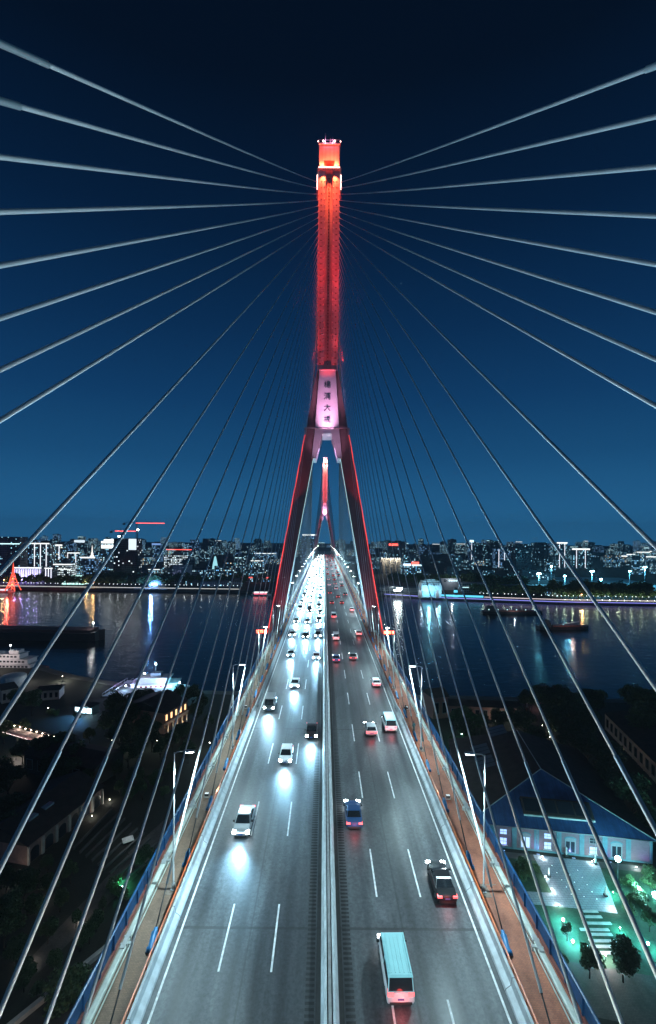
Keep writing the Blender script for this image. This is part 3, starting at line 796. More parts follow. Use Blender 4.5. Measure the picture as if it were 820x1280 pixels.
# ------------------------------------------------------------ two walkers on the red walkway
def walker(X,Y,label,coat,stride=.2,rz=0.0):
    me=bpy.data.meshes.new('person')
    J=[(0,0,.95),(0,0,1.12),(0,.01,1.38),(0,.02,1.50),(0,.03,1.62),(0,.035,1.72),
       (-.10,0,.90),(-.11,stride*.5,.50),(-.11,stride*.4,.08),(-.11,stride*.4+.14,.05),
       (.10,0,.90),(.11,-stride*.1,.50),(.11,-stride*.8,.10),(.11,-stride*.8+.14,.05),
       (-.19,0,1.40),(-.25,-.06,1.13),(-.24,.08,.90),(.19,0,1.40),(.25,.05,1.13),(.24,.18,.93)]
    E=[(0,1),(1,2),(2,3),(3,4),(4,5),(0,6),(6,7),(7,8),(8,9),(0,10),(10,11),(11,12),(12,13),(2,14),(14,15),(15,16),(2,17),(17,18),(18,19)]
    rad=[.15,.14,.16,.06,.09,.085,.09,.065,.05,.04,.09,.065,.05,.04,.065,.05,.035,.065,.05,.035]
    me.from_pydata(J,E,[]); o=bpy.data.objects.new('person',me); C.objects.link(o)
    md=o.modifiers.new('s','SKIN'); me.skin_vertices[0].data[0].use_root=True
    for v,r in zip(me.skin_vertices[0].data,rad): v.radius=(r,r)
    sb=o.modifiers.new('d','SUBSURF'); sb.levels=1; sb.render_levels=2
    me.materials.append(coat); o.location=(X,Y,zd(Y)+.16); o.rotation_euler=(0,0,rz); me.materials.append(coat)
    tag(o,label,'person')
    h=MB(); h.ball((0,.025,1.70),.105,10,1.05); hr=h.build('hair',M['dark'],o)
    return o
walker(13.95,81.5,'person in dark clothes walking by the orange rail, the farther of two',pm('dark_coat_cloth',(.02,.025,.03),.8,0,.2,6),.25)
walker(14.05,74.5,'person in a teal top walking on the red walkway near the lamp post',pm('teal_top_cloth',(.03,.10,.11),.8,0,.2,6),.3)
# ------------------------------------------------------------ river, banks
def water():
    m=mk('river_water'); t=NT(m); b=t.n['Principled BSDF']
    b.inputs['Base Color'].default_value=(.004,.010,.016,1); b.inputs['Roughness'].default_value=.10; b.inputs['IOR'].default_value=1.33; b.inputs['Specular IOR Level'].default_value=.45
    tc=t.new('ShaderNodeTexCoord').outputs['Object']
    n1=t.noise(t.scaled(tc,(.10,.16,.1)),1.0,3,.6); n2=t.noise(t.scaled(tc,(.45,.7,.1)),1.0,3,.6); n3=t.noise(t.scaled(tc,(.012,.02,.1)),1.0,2)
    h=t.math('ADD',t.math('MULTIPLY',n1,1.1),t.math('MULTIPLY',n2,.46))
    h=t.math('MULTIPLY',h,t.math('ADD',.55,t.math('MULTIPLY',n3,.9)))
    bn=t.new('ShaderNodeBump'); bn.inputs['Strength'].default_value=1; bn.inputs['Distance'].default_value=.30
    t.link(h,bn.inputs['Height']); t.link(bn.outputs[0],b.inputs['Normal'])
    return m
q=MB(); q.add([(-6000,-500,0),(6000,-500,0),(6000,1500,0),(-6000,1500,0)],[(0,1,2,3)]); tag(q.build('river',water()),kind='structure')
def earth(name,c1,c2,sc=.05):
    m=mk(name); t=NT(m); b=t.n['Principled BSDF']; tc=t.new('ShaderNodeTexCoord').outputs['Object']
    a=t.ramp(t.noise(tc,sc,6,.65),[(.35,c1),(.65,c2)]); a=t.mix(.6,a,t.ramp(t.noise(tc,2.5,4),[(.3,(.5,.5,.5)),(.7,(1.4,1.4,1.4))]),'MULTIPLY')
    t.link(a,b.inputs['Base Color']); b.inputs['Roughness'].default_value=.9
    return m
M['earth']=earth('park_soil_and_lawn',(.012,.017,.010),(.026,.027,.022))
M['quay']=pm('quay_concrete',(.085,.085,.08),.8,0,.3,.3)
M['grass']=earth('lawn_grass',(.018,.055,.030),(.036,.095,.055),.3)
M['paving']=brick_mat('plaza_paving',(.36,.40,.46),(.31,.35,.41),(.20,.21,.23),1.2,.6,False)
M['slab']=pm('pale_stone_slab',(.55,.56,.55),.7,0,.15,1)
M['path']=brick_mat('grey_brick_path',(.095,.08,.075),(.065,.058,.054),(.035,.033,.031),.5,.25,True)
M['plaster']=pm('pale_plaster',(.42,.38,.34),.8,0,.2,.6)
M['brickw']=brick_mat('old_red_brick_wall',(.30,.15,.12),(.36,.19,.15),(.22,.18,.16),.5,.16,False,'W')
M['pinkb']=brick_mat('pink_brick_wall',(.21,.12,.15),(.17,.10,.125),(.15,.11,.13),.55,.18,False,'W')
def seam_roof(name,c,pitch):
    m=pm(name,c,.55,.05,.30,.35); t=NT(m); b=t.n['Principled BSDF']
    tc=t.new('ShaderNodeTexCoord').outputs['Object']; sp=t.new('ShaderNodeSeparateXYZ'); t.link(tc,sp.inputs[0])
    f=t.math('FRACT',t.math('DIVIDE',sp.outputs['X'],pitch)); ln=t.math('LESS_THAN',f,.14)
    src=b.inputs['Base Color'].links[0].from_socket
    st=t.noise(t.scaled(tc,(1.4,.12,.12)),1.0,4)
    a=t.mix(.6,src,t.ramp(st,[(.3,(.6,.6,.62)),(.7,(1.25,1.25,1.2))]),'MULTIPLY')
    t.link(t.mix(t.math('MULTIPLY',ln,.5),a,tuple(x*.45 for x in c)),b.inputs['Base Color'])
    bn=t.new('ShaderNodeBump'); bn.inputs['Strength'].default_value=.8; bn.inputs['Distance'].default_value=.05; t.link(ln,bn.inputs['Height']); t.link(bn.outputs[0],b.inputs['Normal'])
    return m
M['roof_blue']=seam_roof('blue_metal_roof',(.030,.095,.25),.62)
M['roof_dark']=pm('dark_tile_roof',(.045,.036,.032),.85,0,.3,.5)
M['pil']=pm('pilaster_teal_light_tint',(.08,.18,.22),.7,0,.15,1)  # teal of the light on the pilasters put into their colour
M['win_dark']=pm('dark_window_glass',(.02,.025,.035),.15,0,0,spec=.7)
M['win_blue']=em('window_lit_blue_white',(.38,.55,1.0),1.3)
M['win_warm']=em('window_lit_warm',(1.0,.55,.25),2.2)
M['frame']=pm('window_frame_paint',(.2,.22,.24),.5,0,.1,2)
M['globe']=em('lamp_globe_white',(.85,1,1),40)
M['globe_w']=em('lamp_globe_warm',(1.0,.86,.66),22)
M['globe_c']=em('lamp_globe_cyan',(.35,.95,1.0),60)
M['bark']=pm('tree_bark',(.05,.038,.028),.9,0,.3,4)
nearbank=[(-6000,420),(-420,292),(-165,268),(-134,250),(-80,228),(60,223),(308,214),(620,203),(6000,120),(6000,-500),(-6000,-500)]
q=MB(); q.prism(nearbank,-3,GZ); tag(q.build('ground',M['earth']),kind='structure')
def edge_strip(name,pts,w,h,mat,kind='structure'):
    b=MB()
    for (x0,y0),(x1,y1) in zip(pts[:-1],pts[1:]):
        d=Vector((x1-x0,y1-y0,0)).normalized(); n=Vector((-d.y,d.x,0))*w
        b.hexa([(x0,y0,GZ-3.4),(x0-n.x,y0-n.y,GZ-3.4),(x1-n.x,y1-n.y,GZ-3.4),(x1,y1,GZ-3.4)],[(x0,y0,GZ+h),(x0-n.x,y0-n.y,GZ+h),(x1-n.x,y1-n.y,GZ+h),(x1,y1,GZ+h)])
    return tag(b.build(name,mat),kind=kind)
edge_strip('pavement',[(x,y+.05) for x,y in nearbank[1:8]],5.0,.06,M['quay'])

# ------------------------------------------------------------ trees
def leafmat(name,c1,c2):
    m=mk(name); t=NT(m); b=t.n['Principled BSDF']; oi=t.new('ShaderNodeObjectInfo').outputs['Random']
    tc=t.new('ShaderNodeTexCoord').outputs['Object']
    f=t.math('ADD',t.math('MULTIPLY',t.noise(tc,1.2,3),.8),t.math('MULTIPLY',oi,.25))
    t.link(t.ramp(f,[(.25,c1),(.75,c2)]),b.inputs['Base Color']); b.inputs['Roughness'].default_value=.6
    b.inputs['Subsurface Weight'].default_value=0
    return m
M['leaf']=leafmat('dark_green_leaves',(.020,.045,.014),(.060,.105,.035))
M['leaf2']=leafmat('mid_green_leaves',(.030,.065,.020),(.075,.13,.045))
def crown(rx,rz,n,size,seed,cz,clumps=9):
    r=random.Random(seed); b=MB(); cl=[]
    for i in range(clumps):
        a=r.uniform(0,2*PI); e=r.uniform(-.75,1); q=r.uniform(.35,.78)
        cl.append((rx*q*math.cos(a)*math.sqrt(max(.05,1-e*e*.8)),rx*q*math.sin(a)*math.sqrt(max(.05,1-e*e*.8)),cz+rz*.68*e,r.uniform(.34,.55)))
    for i in range(n):
        x,y,z,s=r.choice(cl); 
        d=Vector((r.gauss(0,1),r.gauss(0,1),r.gauss(0,1))).normalized()*(r.random()**.45)
        p=Vector((x+d.x*rx*s,y+d.y*rx*s,z+d.z*rz*s*1.0))
        u=Vector((r.gauss(0,1),r.gauss(0,1),r.gauss(0,.7))).normalized(); v=u.cross(Vector((r.gauss(0,1),r.gauss(0,1),r.gauss(0,1)))).normalized()
        k=size*r.uniform(.6,1.3); k2=k*r.uniform(.45,.7)
        b.add([p-u*k,p-v*k2*.8+u*k*.1,p+u*k,p+v*k2],[(0,1,2,3)])
    return b
def trunk(h,r0,rx,seed):
    r=random.Random(seed); b=MB(); b.tube([(0,0,-.1),(.05,.03,h*.45),(r.uniform(-.1,.1),.05,h)],[r0*1.25,r0,r0*.55],7)
    for i in range(5):
        a=r.uniform(0,2*PI); b.tube([(0,0,h*r.uniform(.55,.85)),(rx*.35*math.cos(a),rx*.35*math.sin(a),h*1.12),(rx*.62*math.cos(a),rx*.62*math.sin(a),h*1.38)],[r0*.5,r0*.32,r0*.12],5)
    return b
TREES=[]
for i,(rx,rz,n,size,h) in enumerate(((3.6,3.2,2600,.34,3.4),(4.6,3.8,3000,.38,4.0),(3.0,3.6,2200,.32,3.0),(5.6,4.2,3400,.42,4.6))):
    t=empty('broadleaf_tree'); trunk(h,.16+.03*i,rx,40+i).build('trunk',M['bark'],t); c_=crown(rx,rz,n,size,60+i,h+rz*.85,11).build('crown',[M['leaf']],t,fix=False); TREES.append(t)
SH=[]
for i,(rx,rz,n,size) in enumerate(((1.3,1.0,1100,.16),(1.8,1.2,1500,.18))):
    c_=crown(rx,rz,n,size,80+i,rz*.75,8).build('round_shrub',[M['leaf2']],None,fix=False); SH.append(c_)
used_t=[False]*4; used_s=[False]*2
def tree(i,X,Y,label,group,k=1.0,z=GZ):
    o=TREES[i] if not used_t[i] else copy_tree(TREES[i]); used_t[i]=True
    o.location=(X,Y,z); o.rotation_euler=(0,0,rnd.uniform(0,6.28)); o.scale=(k,k,k*rnd.uniform(.92,1.1))
    return tag(o,label,'tree',group)
def shrub(i,X,Y,label,group,k=1.0,z=GZ):
    o=SH[i] if not used_s[i] else copy_tree(SH[i]); used_s[i]=True
    o.location=(X,Y,z); o.rotation_euler=(0,0,rnd.uniform(0,6.28)); o.scale=(k,k,k)
    return tag(o,label,'shrub',group)
# small lamps
def post_lamp(X,Y,label,h=.6,col='globe_w',power=60,lc=(1,.86,.66),group='small park lamps',r=.14,z=GZ):
    t=empty('park_lamp',(X,Y,z),0,label,'lamp',group)
    q=MB(); q.tube([(0,0,0),(0,0,h)],[.05,.04] if h<3 else [.10,.06],6); q.lathe([(.12,0),(.12,.06)],8); q.build('post',M['dark'],t)
    q=MB(); q.ball((0,0,h+r*.8),r,8); q.build('globe',M[col],t)
    if power: lamp('POINT',(0,0,h+r*1.8+.25),power,lc,t,None,radius=.12)
    return t

# ------------------------------------------------------------ right: hall with the blue roof
A=gnd(612,1058); B_=gnd(815,1080); hx=Vector((B_.x-A.x,B_.y-A.y,0)); HL=hx.length; hx.normalize(); hn=Vector((-hx.y,hx.x,0))   # hn points away from the camera
rz=math.atan2(hx.y,hx.x)
EH=5.9
hall=empty('brick_hall',(A.x,A.y,GZ),rz,'long pink brick hall with a blue hipped roof and arched doors facing a lit plaza','building')
ext=4.5; LEN=46.0; RH=13.4
def wallp(mb,x0,x1,z0,z1,y=0,t=.3): mb.box((x0,y,z0),(x1,y+t,z1))
q=MB(); q.box((-ext,0,0),(HL,.4,EH)); q.box((-ext,.4,0),(-ext+.4,LEN,EH)); q.box((HL-.4,.4,0),(HL,LEN,EH)); q.box((-ext+.4,LEN-.4,0),(HL-.4,LEN,EH)); q.build('wall',M['pinkb'],hall)
q=MB(); q.box((-ext-.3,-.06,0),(HL+.1,-.001,.45)); q.box((-ext-.3,-.12,EH-.28),(HL+.1,-.002,EH-.02)); q.build('cornice',M['pil'],hall)
xr=(HL-ext)/2; hipd=14.5
e0=(-ext-.7,-.7,EH); e1=(HL+.7,-.7,EH); e2=(HL+.7,LEN+.7,EH); e3=(-ext-.7,LEN+.7,EH); r0=(xr,hipd,RH); r1=(xr,LEN-6,RH)
q=MB(); q.add([e0,e1,r0,(e0[0],e0[1],EH-.18),(e1[0],e1[1],EH-.18)],[(0,1,2),(0,3,4,1)]); rfo=q.build('hip_roof',M['roof_blue'],hall,fix=False)
q=MB(); q.add([e0,r0,r1,e3],[(0,1,2,3)]); q.add([e1,e2,r1,r0],[(0,1,2,3)]); q.add([e2,e3,r1],[(0,1,2)]); q.build('roof',M['roof_dark'],hall,fix=False)  # one roof, its lit and dim slopes told apart by colour
q=MB()
for a,b in ((e0,r0),(e1,r0),(r0,r1)): q.tube([a,b],.14,5)
q.build('ridge_trim',pm('pale_ridge_trim',(.34,.36,.38),.5,0,.1,1),hall)
q=MB(); q.tube([(-ext-.8,-.82,EH-.05),(HL+.8,-.82,EH-.05)],.11,6); q.build('gutter',M['frame'],hall)
for xx in (-ext+.7,HL*.3,HL*.66,HL-.5):
    q=MB(); q.tube([(xx,-.78,EH-.1),(xx,-.20,EH-.6),(xx,-.20,.2)],.06,5); q.build('downpipe',M['frame'],hall)
# long low skylight box on the hip
def hip(x,u): # point on hip slope, u = distance up from the eave along y
    return (x,u,EH+(RH-EH)*(u+.7)/(hipd+.7))
q=MB(); ax,bx=8.5,25.0
b4=[hip(ax,2.2),hip(bx,2.2),hip(bx,6.0),hip(ax,6.0)]; t4=[(p[0],p[1],p[2]+(.55 if i<2 else .75)) for i,p in enumerate(b4)]
q.hexa(b4,t4); sk=q.build('roof_light_box',M['roof_dark'],hall)
q=MB()
for k in range(4):
    x0=ax+.5+k*4.0; q.hexa([(x0,2.5,t4[0][2]+.06),(x0+3.6,2.5,t4[0][2]+.06),(x0+3.6,5.4,t4[2][2]-.18),(x0,5.4,t4[2][2]-.18)],[(x0,2.5,t4[0][2]+.14),(x0+3.6,2.5,t4[0][2]+.14),(x0+3.6,5.4,t4[2][2]-.08),(x0,5.4,t4[2][2]-.08)])
q.build('solar_panel',M['win_dark'],sk)
q=MB(); q.box((ax,1.98,b4[0][2]-.02),(bx,2.12,b4[0][2]+.32)); q.build('pale_sill',M['slab'],sk)
M['roofglass']=pm('roof_panel_glass',(.06,.08,.09),.3,0,.1,1)
for (xx,yy) in ((.28,22),(.28,30),(.62,40)):
    q=MB()
    for k in range(3):
        y0=yy+k*2.4; f0=xx; f1=xx+.24
        P_=lambda f,y:(e0[0]+(xr-e0[0])*f,y,EH+(RH-EH)*f+.08)
        q.add([P_(f0,y0),P_(f1,y0),P_(f1,y0+2.1),P_(f0,y0+2.1)],[(0,1,2,3)])
    q.build('roof_panel',M['roofglass'],hall)
# bays: pilasters, arched doors and windows
nb=8; step=(HL+ext)/nb
lay=['door','win','lit_door','win','door','win','door','blank']
pil=MB()
for k in range(nb+1):
    x=-ext+k*step; x0=max(-ext,x-.55); x1=min(HL+.04,x+.55); pil.box((x0,-.14,.46),(x1,-.003,EH-.29))
pil.build('pilaster',M['pil'],hall)
def arch_poly(xc,w,h,rise,n=6):
    p=[(xc-w/2,0),(xc+w/2,0)]
    for i in range(n+1):
        a=PI*i/n; p.append((xc+w/2*math.cos(a),h+rise*math.sin(a)))
    return p
def flat(mb,poly,y,z0=0,th=.05):
    n=len(poly); mb.add([(x,y,z+z0) for x,z in poly]+[(x,y+th,z+z0) for x,z in poly],[tuple(range(n)),tuple(reversed(range(n,2*n)))]+[(k,n+k,n+(k+1)%n,(k+1)%n) for k in range(n)])
for k,kd in enumerate(lay):
    xc=-ext+(k+.5)*step
    if kd=='blank': continue
    if 'door' in kd:
        q=MB(); flat(q,arch_poly(xc,2.5,3.2,.55),-.10,.46,.095); dd=q.build('door',M['frame'],hall)
        q=MB()
        for s in (-1,1): q.box((xc+s*.55-.42,-.125,.8),(xc+s*.55+.42,-.102,3.3))
        q.build('pane',M['win_blue'] if kd=='lit_door' else M['win_dark'],dd)
        q=MB(); flat(q,[(x,z) for x,z in arch_poly(xc,2.9,3.3,.75)[2:]]+[(xc-1.25,3.3),(xc+1.25,3.3)],-.06,.46,.055); q.build('lintel',M['pil'],dd)
    else:
        for z0,z1,lit in ((.9,2.6,k in (1,3,5)),(3.4,4.7,k in (1,3))):
            q=MB(); q.box((xc-.85,-.08,z0),(xc+.85,-.004,z1)); ww=q.build('window',M['frame'],hall)
            q=MB()
            for i in range(2):
                for j in range(2):
                    wx=.8*i-.78; q.box((xc+wx,-.10,z0+.08+j*(z1-z0)/2),(xc+wx+.74,-.082,z0-.04+(j+1)*(z1-z0)/2))
            q.build('pane',M['win_blue'] if lit else M['win_dark'],ww)
        q=MB(); q.box((xc-1.0,-.22,.72),(xc+1.0,-.004,.86)); q.build('sill',M['slab'],hall)
# warm strip of wall lights at the foot of the hall
for k in range(5):
    p=A+hx*(3+k*8)-hn*1.2
    o=empty('wall_washer',(p.x,p.y,GZ),rz,f'low pale blue wall washer at the foot of the hall, {ordn(k+1)} from the left','lamp','wall washers along the hall')
    q=MB(); q.box((-.4,-.12,0),(.4,.12,.16)); q.build('housing',M['dark'],o); q=MB(); q.box((-.36,-.09,.161),(.36,.09,.175)); q.build('lens',M['win_blue'],o)
    lamp('SPOT',(0,-.2,.25),300,(.30,.32,1.0),o,(0,1.6,4),130,.9,.2)

# ------------------------------------------------------------ right: plaza, lawns, stepping slabs
def sheet(name,pts,z,mat,kind='structure',th=.0):
    b=MB(); n=len(pts)
    b.add([(p[0],p[1],z) for p in pts],[tuple(range(n))]); o=b.build(name,mat)
    for poly in o.data.polygons:
        if poly.normal.z<0: o.data.flip_normals(); break
    return tag(o,kind=kind)
def G2(x,y,z=GZ): p=gnd(x,y,z); return (p.x,p.y)
sheet('lawn',[G2(592,1068),G2(822,1090),G2(850,1240),G2(640,1196),G2(560,1190)],GZ+.004,M['grass'])
sheet('plaza',[G2(666,1068),G2(748,1078),G2(772,1142),G2(716,1135),G2(640,1128),G2(634,1113),G2(690,1116)],GZ+.012,M['paving'])
sheet('terrace',[G2(606,1062),G2(816,1084),G2(820,1092),G2(604,1069)],GZ+.008,M['quay'])
sheet('brick_path',[G2(640,1196),G2(700,1200),G2(850,1226),G2(880,1300),G2(700,1262)],GZ+.016,M['path'])
for (x,y,w_) in [(737,1140,24),(741,1147,26),(747,1155,37),(744,1163,38),(752,1169,30),(757,1177,42),(752,1184,40),(756,1192,38)]:
    a=gnd(x-w_/2,y-1); b=gnd(x+w_/2,y+1.5)
    q=MB(); q.box((a.x,-.32,0),(b.x,.32,.06)); o=q.build('stepping_slab',M['slab'],None,(0,a.y,GZ+.004))
    tag(o,None,'paving slab','stepping slabs across the lawn')
sl=[o for o in C.objects if o.name.startswith('stepping_slab')]
for i,o in enumerate(sl): o['label']=f'pale stone stepping slab across the turquoise lit lawn, {ordn(i+1)} from the plaza'
# ground dots set in the plaza
dots=[]
for i in range(3):
    for j in range(5):
        p=gnd(690+16*i+6*j,1082+9*j+3*i)
        dots.append(p)
for i,p in enumerate(dots):
    o=empty('ground_light',(p.x,p.y,GZ+.012),0,None,'ground light','white ground lights set in the plaza'); q=MB(); q.lathe([(.14,0),(.14,.02),(.1,.03)],8); q.build('rim_ring',M['steel'],o); q=MB(); q.lathe([(.085,.031),(.085,.04)],8); q.build('lens',em('ground_light_lens',(.8,1,1),4) if i==0 else bpy.data.materials['ground_light_lens'],o)
    o['label']='tiny white light set flush in the pale plaza paving'
CY=(.18,.92,1.0); WH=(.85,1,1); GN=(.08,1.0,.62)
for i,(x,y,h,pw,col,gl,lab) in enumerate((
  (772,1107,5.4,3200,(.32,.80,1.0),'globe_c','dazzling cyan lamp on a short post at the right corner of the plaza'),
  (819,1135,2.2,3600,(.30,.85,1.0),'globe_c','dazzling cyan lamp among the shrubs at the picture edge'),
  (704,1156,.8,2600,(.12,.75,.85),'globe','white lamp low on the turquoise lawn between plaza and bridge'),
  (716,1181,.5,1900,(.16,.80,.90),'globe','bright low lamp beside the small tree on the lawn'),
  (661,1081,.35,160,WH,'globe','small white lamp in the dark shrub bed left of the plaza'),
  (678,1073,.35,160,WH,'globe','small white lamp at the top left corner of the plaza'),
  (690,1114,.35,220,WH,'globe','small white lamp at the lower left corner of the plaza'),
  (698,1133,.3,220,WH,'globe','small white lamp by the path joining the plaza'),
  (740,1079,.35,200,WH,'globe','small white lamp at the top right corner of the plaza'),
  (764,1136,.3,220,WH,'globe','small white lamp at the lower right corner of the plaza'),
  (766,1119,.6,900,(.10,.85,.75),'globe','small white lamp in the green lawn right of the plaza'),
  (775,1164,.6,900,(.10,.80,.80),'globe','small white lamp right of the stepping slabs'),
  (810,1186,.8,1700,(.10,.75,.85),'globe_c','cyan lamp at the lower right edge of the lawn'),
  (757,1201,.9,900,(1,.95,.95),'globe','white lamp at the head of the brick path between the two round trees'),
  (799,1121,1.6,4200,(.25,.95,.95),'globe','added hidden lamp that brightens the turquoise shrubs on the right lawn'),  # added lamp, put in to brighten the shrubs around it
  (795,1086,.35,200,WH,'globe','small white lamp on the terrace by the hall right end'),
  (682,1098,.35,120,WH,'globe','small white lamp at the left edge of the plaza'))):
    p=gnd(x,y); post_lamp(p.x,p.y,lab,h,gl,pw*NRW,col,'lamps around the plaza',.6 if h>2 else .24 if pw>1000 else .10)
for i,(x,y) in enumerate(((686,1096),(757,1120),(708,1070),(744,1080))):
    p=gnd(x,y); o=empty('plaza_sculpture',(p.x,p.y,GZ+.012),0,['pale upright stone figure on the left edge of the plaza','pale upright stone on the right of the plaza','white lantern pillar by the hall, left one','white lantern pillar by the hall, right one'][i],'pillar','pale pillars on the plaza')
    q=MB(); q.box((-.35,-.35,0),(.35,.35,.35)); q.build('plinth',M['dark'],o); q=MB(); q.lathe([(.2,.35),(.24,.9),(.17,1.5),(.2,1.9),(.08,2.15)],8); q.build('shaft',M['slab'],o)
# trees and shrubs on the right
for i,(x,y,k) in enumerate(((737,1223,.62),(779,1228,.64),(709,1176,.36),(812,1165,.5))):
    p=gnd(x,y); tree(i%3,p.x,p.y,['round dark tree on the brick path, left of the pair','round dark tree on the brick path, right of the pair with a long shadow','small floodlit tree beside the bright lamp on the lawn','lit tree at the right picture edge above the lawn'][i],'trees by the plaza',k)
gi=0
for (x,y,k) in ((786,1108,1.0),(794,1118,1.1),(801,1127,1.0),(790,1127,.9),(806,1135,1.0),(812,1106,1.2),(654,1088,1.2),(664,1096,1.1),(651,1100,.9),(668,1088,.9),(690,1203,1.0),(676,1199,1.0),(664,1196,1.0),(652,1193,1.0),(640,1190,1.0),(703,1204,.8),(786,1140,.8),(660,1190,.9),(815,1098,1.2)):
    p=gnd(x,y); gi+=1; shrub(gi%2,p.x,p.y,('leafy round shrub lit turquoise on the right lawn' if x>740 else 'leafy round shrub in the planted bed left of the plaza'),'round shrubs right of the plaza' if x>740 else 'round shrubs left of the plaza',k)
# other buildings on the right
def block(name,x0,x1,yb,h,depth,mat,roofm,label,gable=0.0,rz=None,wins=None,cat='building'):
    """box with roof whose front foot runs between two ground points"""
    a=gnd(x0[0],x0[1]); b=gnd(x1[0],x1[1]); d=Vector((b.x-a.x,b.y-a.y,0)); L=d.length; ang=math.atan2(d.y,d.x)
    t=empty(name,(a.x,a.y,GZ),ang,label,cat)
    q=MB(); q.box((0,0,0),(L,depth,h)); q.build('wall',mat,t)
    q=MB()
    if gable>0: q.add([(-.5,-.5,h-.05),(L+.5,-.5,h-.05),(L+.5,depth+.5,h-.05),(-.5,depth+.5,h-.05),(-.5,depth/2,h+gable),(L+.5,depth/2,h+gable)],[(0,1,5,4),(2,3,4,5),(0,4,3),(1,2,5),(0,3,2,1)])
    else:
        q.box((-.3,-.3,h),(L+.3,depth+.3,h+.35))
    q.build('roof',roofm,t)
    if wins:
        n,wm,pilm=wins
        for k in range(n):
            xc=(k+.5)*L/n
            q=MB(); q.box((xc-L/n*.28,-.09,h*.22),(xc+L/n*.28,-.004,h*.76)); wo=q.build('window',M['frame'],t)
            q=MB(); q.box((xc-L/n*.24,-.115,h*.25),(xc+L/n*.24,-.092,h*.73)); q.build('pane',wm,wo)
            if pilm:
                q=MB(); q.box((xc-L/n*.5-.25,-.2,0),(xc-L/n*.5+.25,-.003,h-.1)); q.build('pilaster',pilm,t)
    return t
block('brick_house',(541,899),(560,897),0,9.0,9,M['brickw'],M['roof_dark'],'small old brick house with a dark roof just beyond the red walkway on the right',2.5,wins=(2,M['win_dark'],None))
block('brick_warehouse',(562,898),(652,902),0,5.5,10,M['brickw'],M['roof_dark'],'long dim brick warehouse near the water right of the small brick house',1.2,wins=(9,M['win_dark'],M['brickw']))
block('brick_warehouse',(757,912),(838,998),0,6.5,26,M['plaster'],M['roof_dark'],'long dark warehouse with pilasters at the right picture edge above the blue roof',3.0,wins=(12,M['win_dark'],M['plaster']))
# trees right bank
gi=0
for (x,y,i,k) in [(680,905,3,1.2),(700,900,1,1.3),(690,925,3,1.1),(716,915,3,1.2),(730,935,1,1.3),(708,945,3,1.0),(735,960,1,1.2),(752,975,3,1.1),(640,915,0,1),(655,925,1,1),(620,918,2,1),(668,940,0,1.1),(770,1010,1,1.0),(790,1030,3,1.0),(745,900,3,1.1),(808,905,3,1.3),(790,900,1,1.2),(585,915,2,1.1),(600,920,0,1.0),(580,932,1,.9),(572,912,0,.9),(810,1050,1,.8),(760,992,0,1.0),(800,930,3,1.1),(820,925,3,1.2),(660,895,2,1.2),(675,893,1,1.1),(570,945,0,.8)]:
    p=gnd(x,y); gi+=1; tree(i,p.x,p.y,'dark leafy tree in the unlit ground between the blue roofed hall and the river','dark trees on the right bank',k)
for i,(x,y,pw,col,gl) in enumerate(((612,897,120,WH,'globe_w'),(620,908,160,(1,.9,.75),'globe_w'),(678,914,120,(1,.9,.75),'globe_w'),(686,922,110,(1,.9,.75),'globe_w'),(687,929,100,(1,.9,.75),'globe_w'),(690,936,110,(1,.9,.75),'globe_w'),(592,932,420,GN,'globe'),(577,925,260,GN,'globe'),(770,978,260,(1,.85,.65),'globe_w'),(805,1025,200,(1,.85,.65),'globe_w'),(640,905,90,WH,'globe_w'))):
    p=gnd(x,y); post_lamp(p.x,p.y,'small lit park lamp among dark trees on the right bank',2.2,gl,pw*NRW*1.5,col,'park lamps on the right bank',.13)
for i,(x,y,k) in enumerate(((770,982,1.0),(775,978,1.1),(806,1030,1.1),(592,930,1.2),(585,927,1.1),(598,936,1.1),(578,921,1.1))):
    p=gnd(x,y); shrub(i%2,p.x,p.y,'leafy shrub lit by a park lamp on the right bank','lit shrubs on the right bank',k*1.3)
p0=gnd(672,886); o=empty('canopy_tent',(p0.x,p0.y,GZ),0,'small pink canopy by the water on the right bank','canopy')
q=MB(); q.add([(-4,-2,3),(4,-2,3),(4,2,3),(-4,2,3),(0,0,4.6)],[(0,1,4),(1,2,4),(2,3,4),(3,0,4)]); q.build('roof',pm('pink_canvas',(.5,.22,.22),.8,0,.1,2),o)
q=MB(); [q.box((x-.06,y-.06,0),(x+.06,y+.06,3)) for x in (-3.9,3.9) for y in (-1.9,1.9)]; q.build('posts',M['steel'],o)
lamp('POINT',(0,0,2.4),200*NRW,(1,.5,.5),o)

# ------------------------------------------------------------ left bank, near
sheet('brick_path',[G2(30,1206),G2(48,1216),G2(172,1094),G2(160,1068)],GZ+.010,M['path'])
sheet('brick_path',[G2(160,1066),G2(172,1092),G2(300,960),G2(288,950)],GZ+.014,M['path'])
sheet('blue_court',[G2(92,912),G2(112,918),G2(135,892),G2(116,884)],GZ+.010,M['quay'])
sheet('car_park',[G2(-20,975),G2(22,965),G2(34,945),G2(-20,950)],GZ+.010,M['quay'])
for k in range(9):
    a=gnd(92+7.5*k,1062+5.2*k); b=gnd(140+8*k,1012+6.2*k)
    d=Vector((b.x-a.x,b.y-a.y,0)); ang=math.atan2(d.y,d.x)
    q=MB(); q.box((0,-.16,0),(d.length,.16,.42)); q.box((0,-.26,.42),(d.length,.26,.50))
    tag(q.build('stone_bench',M['quay'],None,(a.x,a.y,GZ),ang),f'long low stone bench in the dark terraced park, {ordn(k+1)} of nine from the arcade','bench','long stone benches of the terraced park')
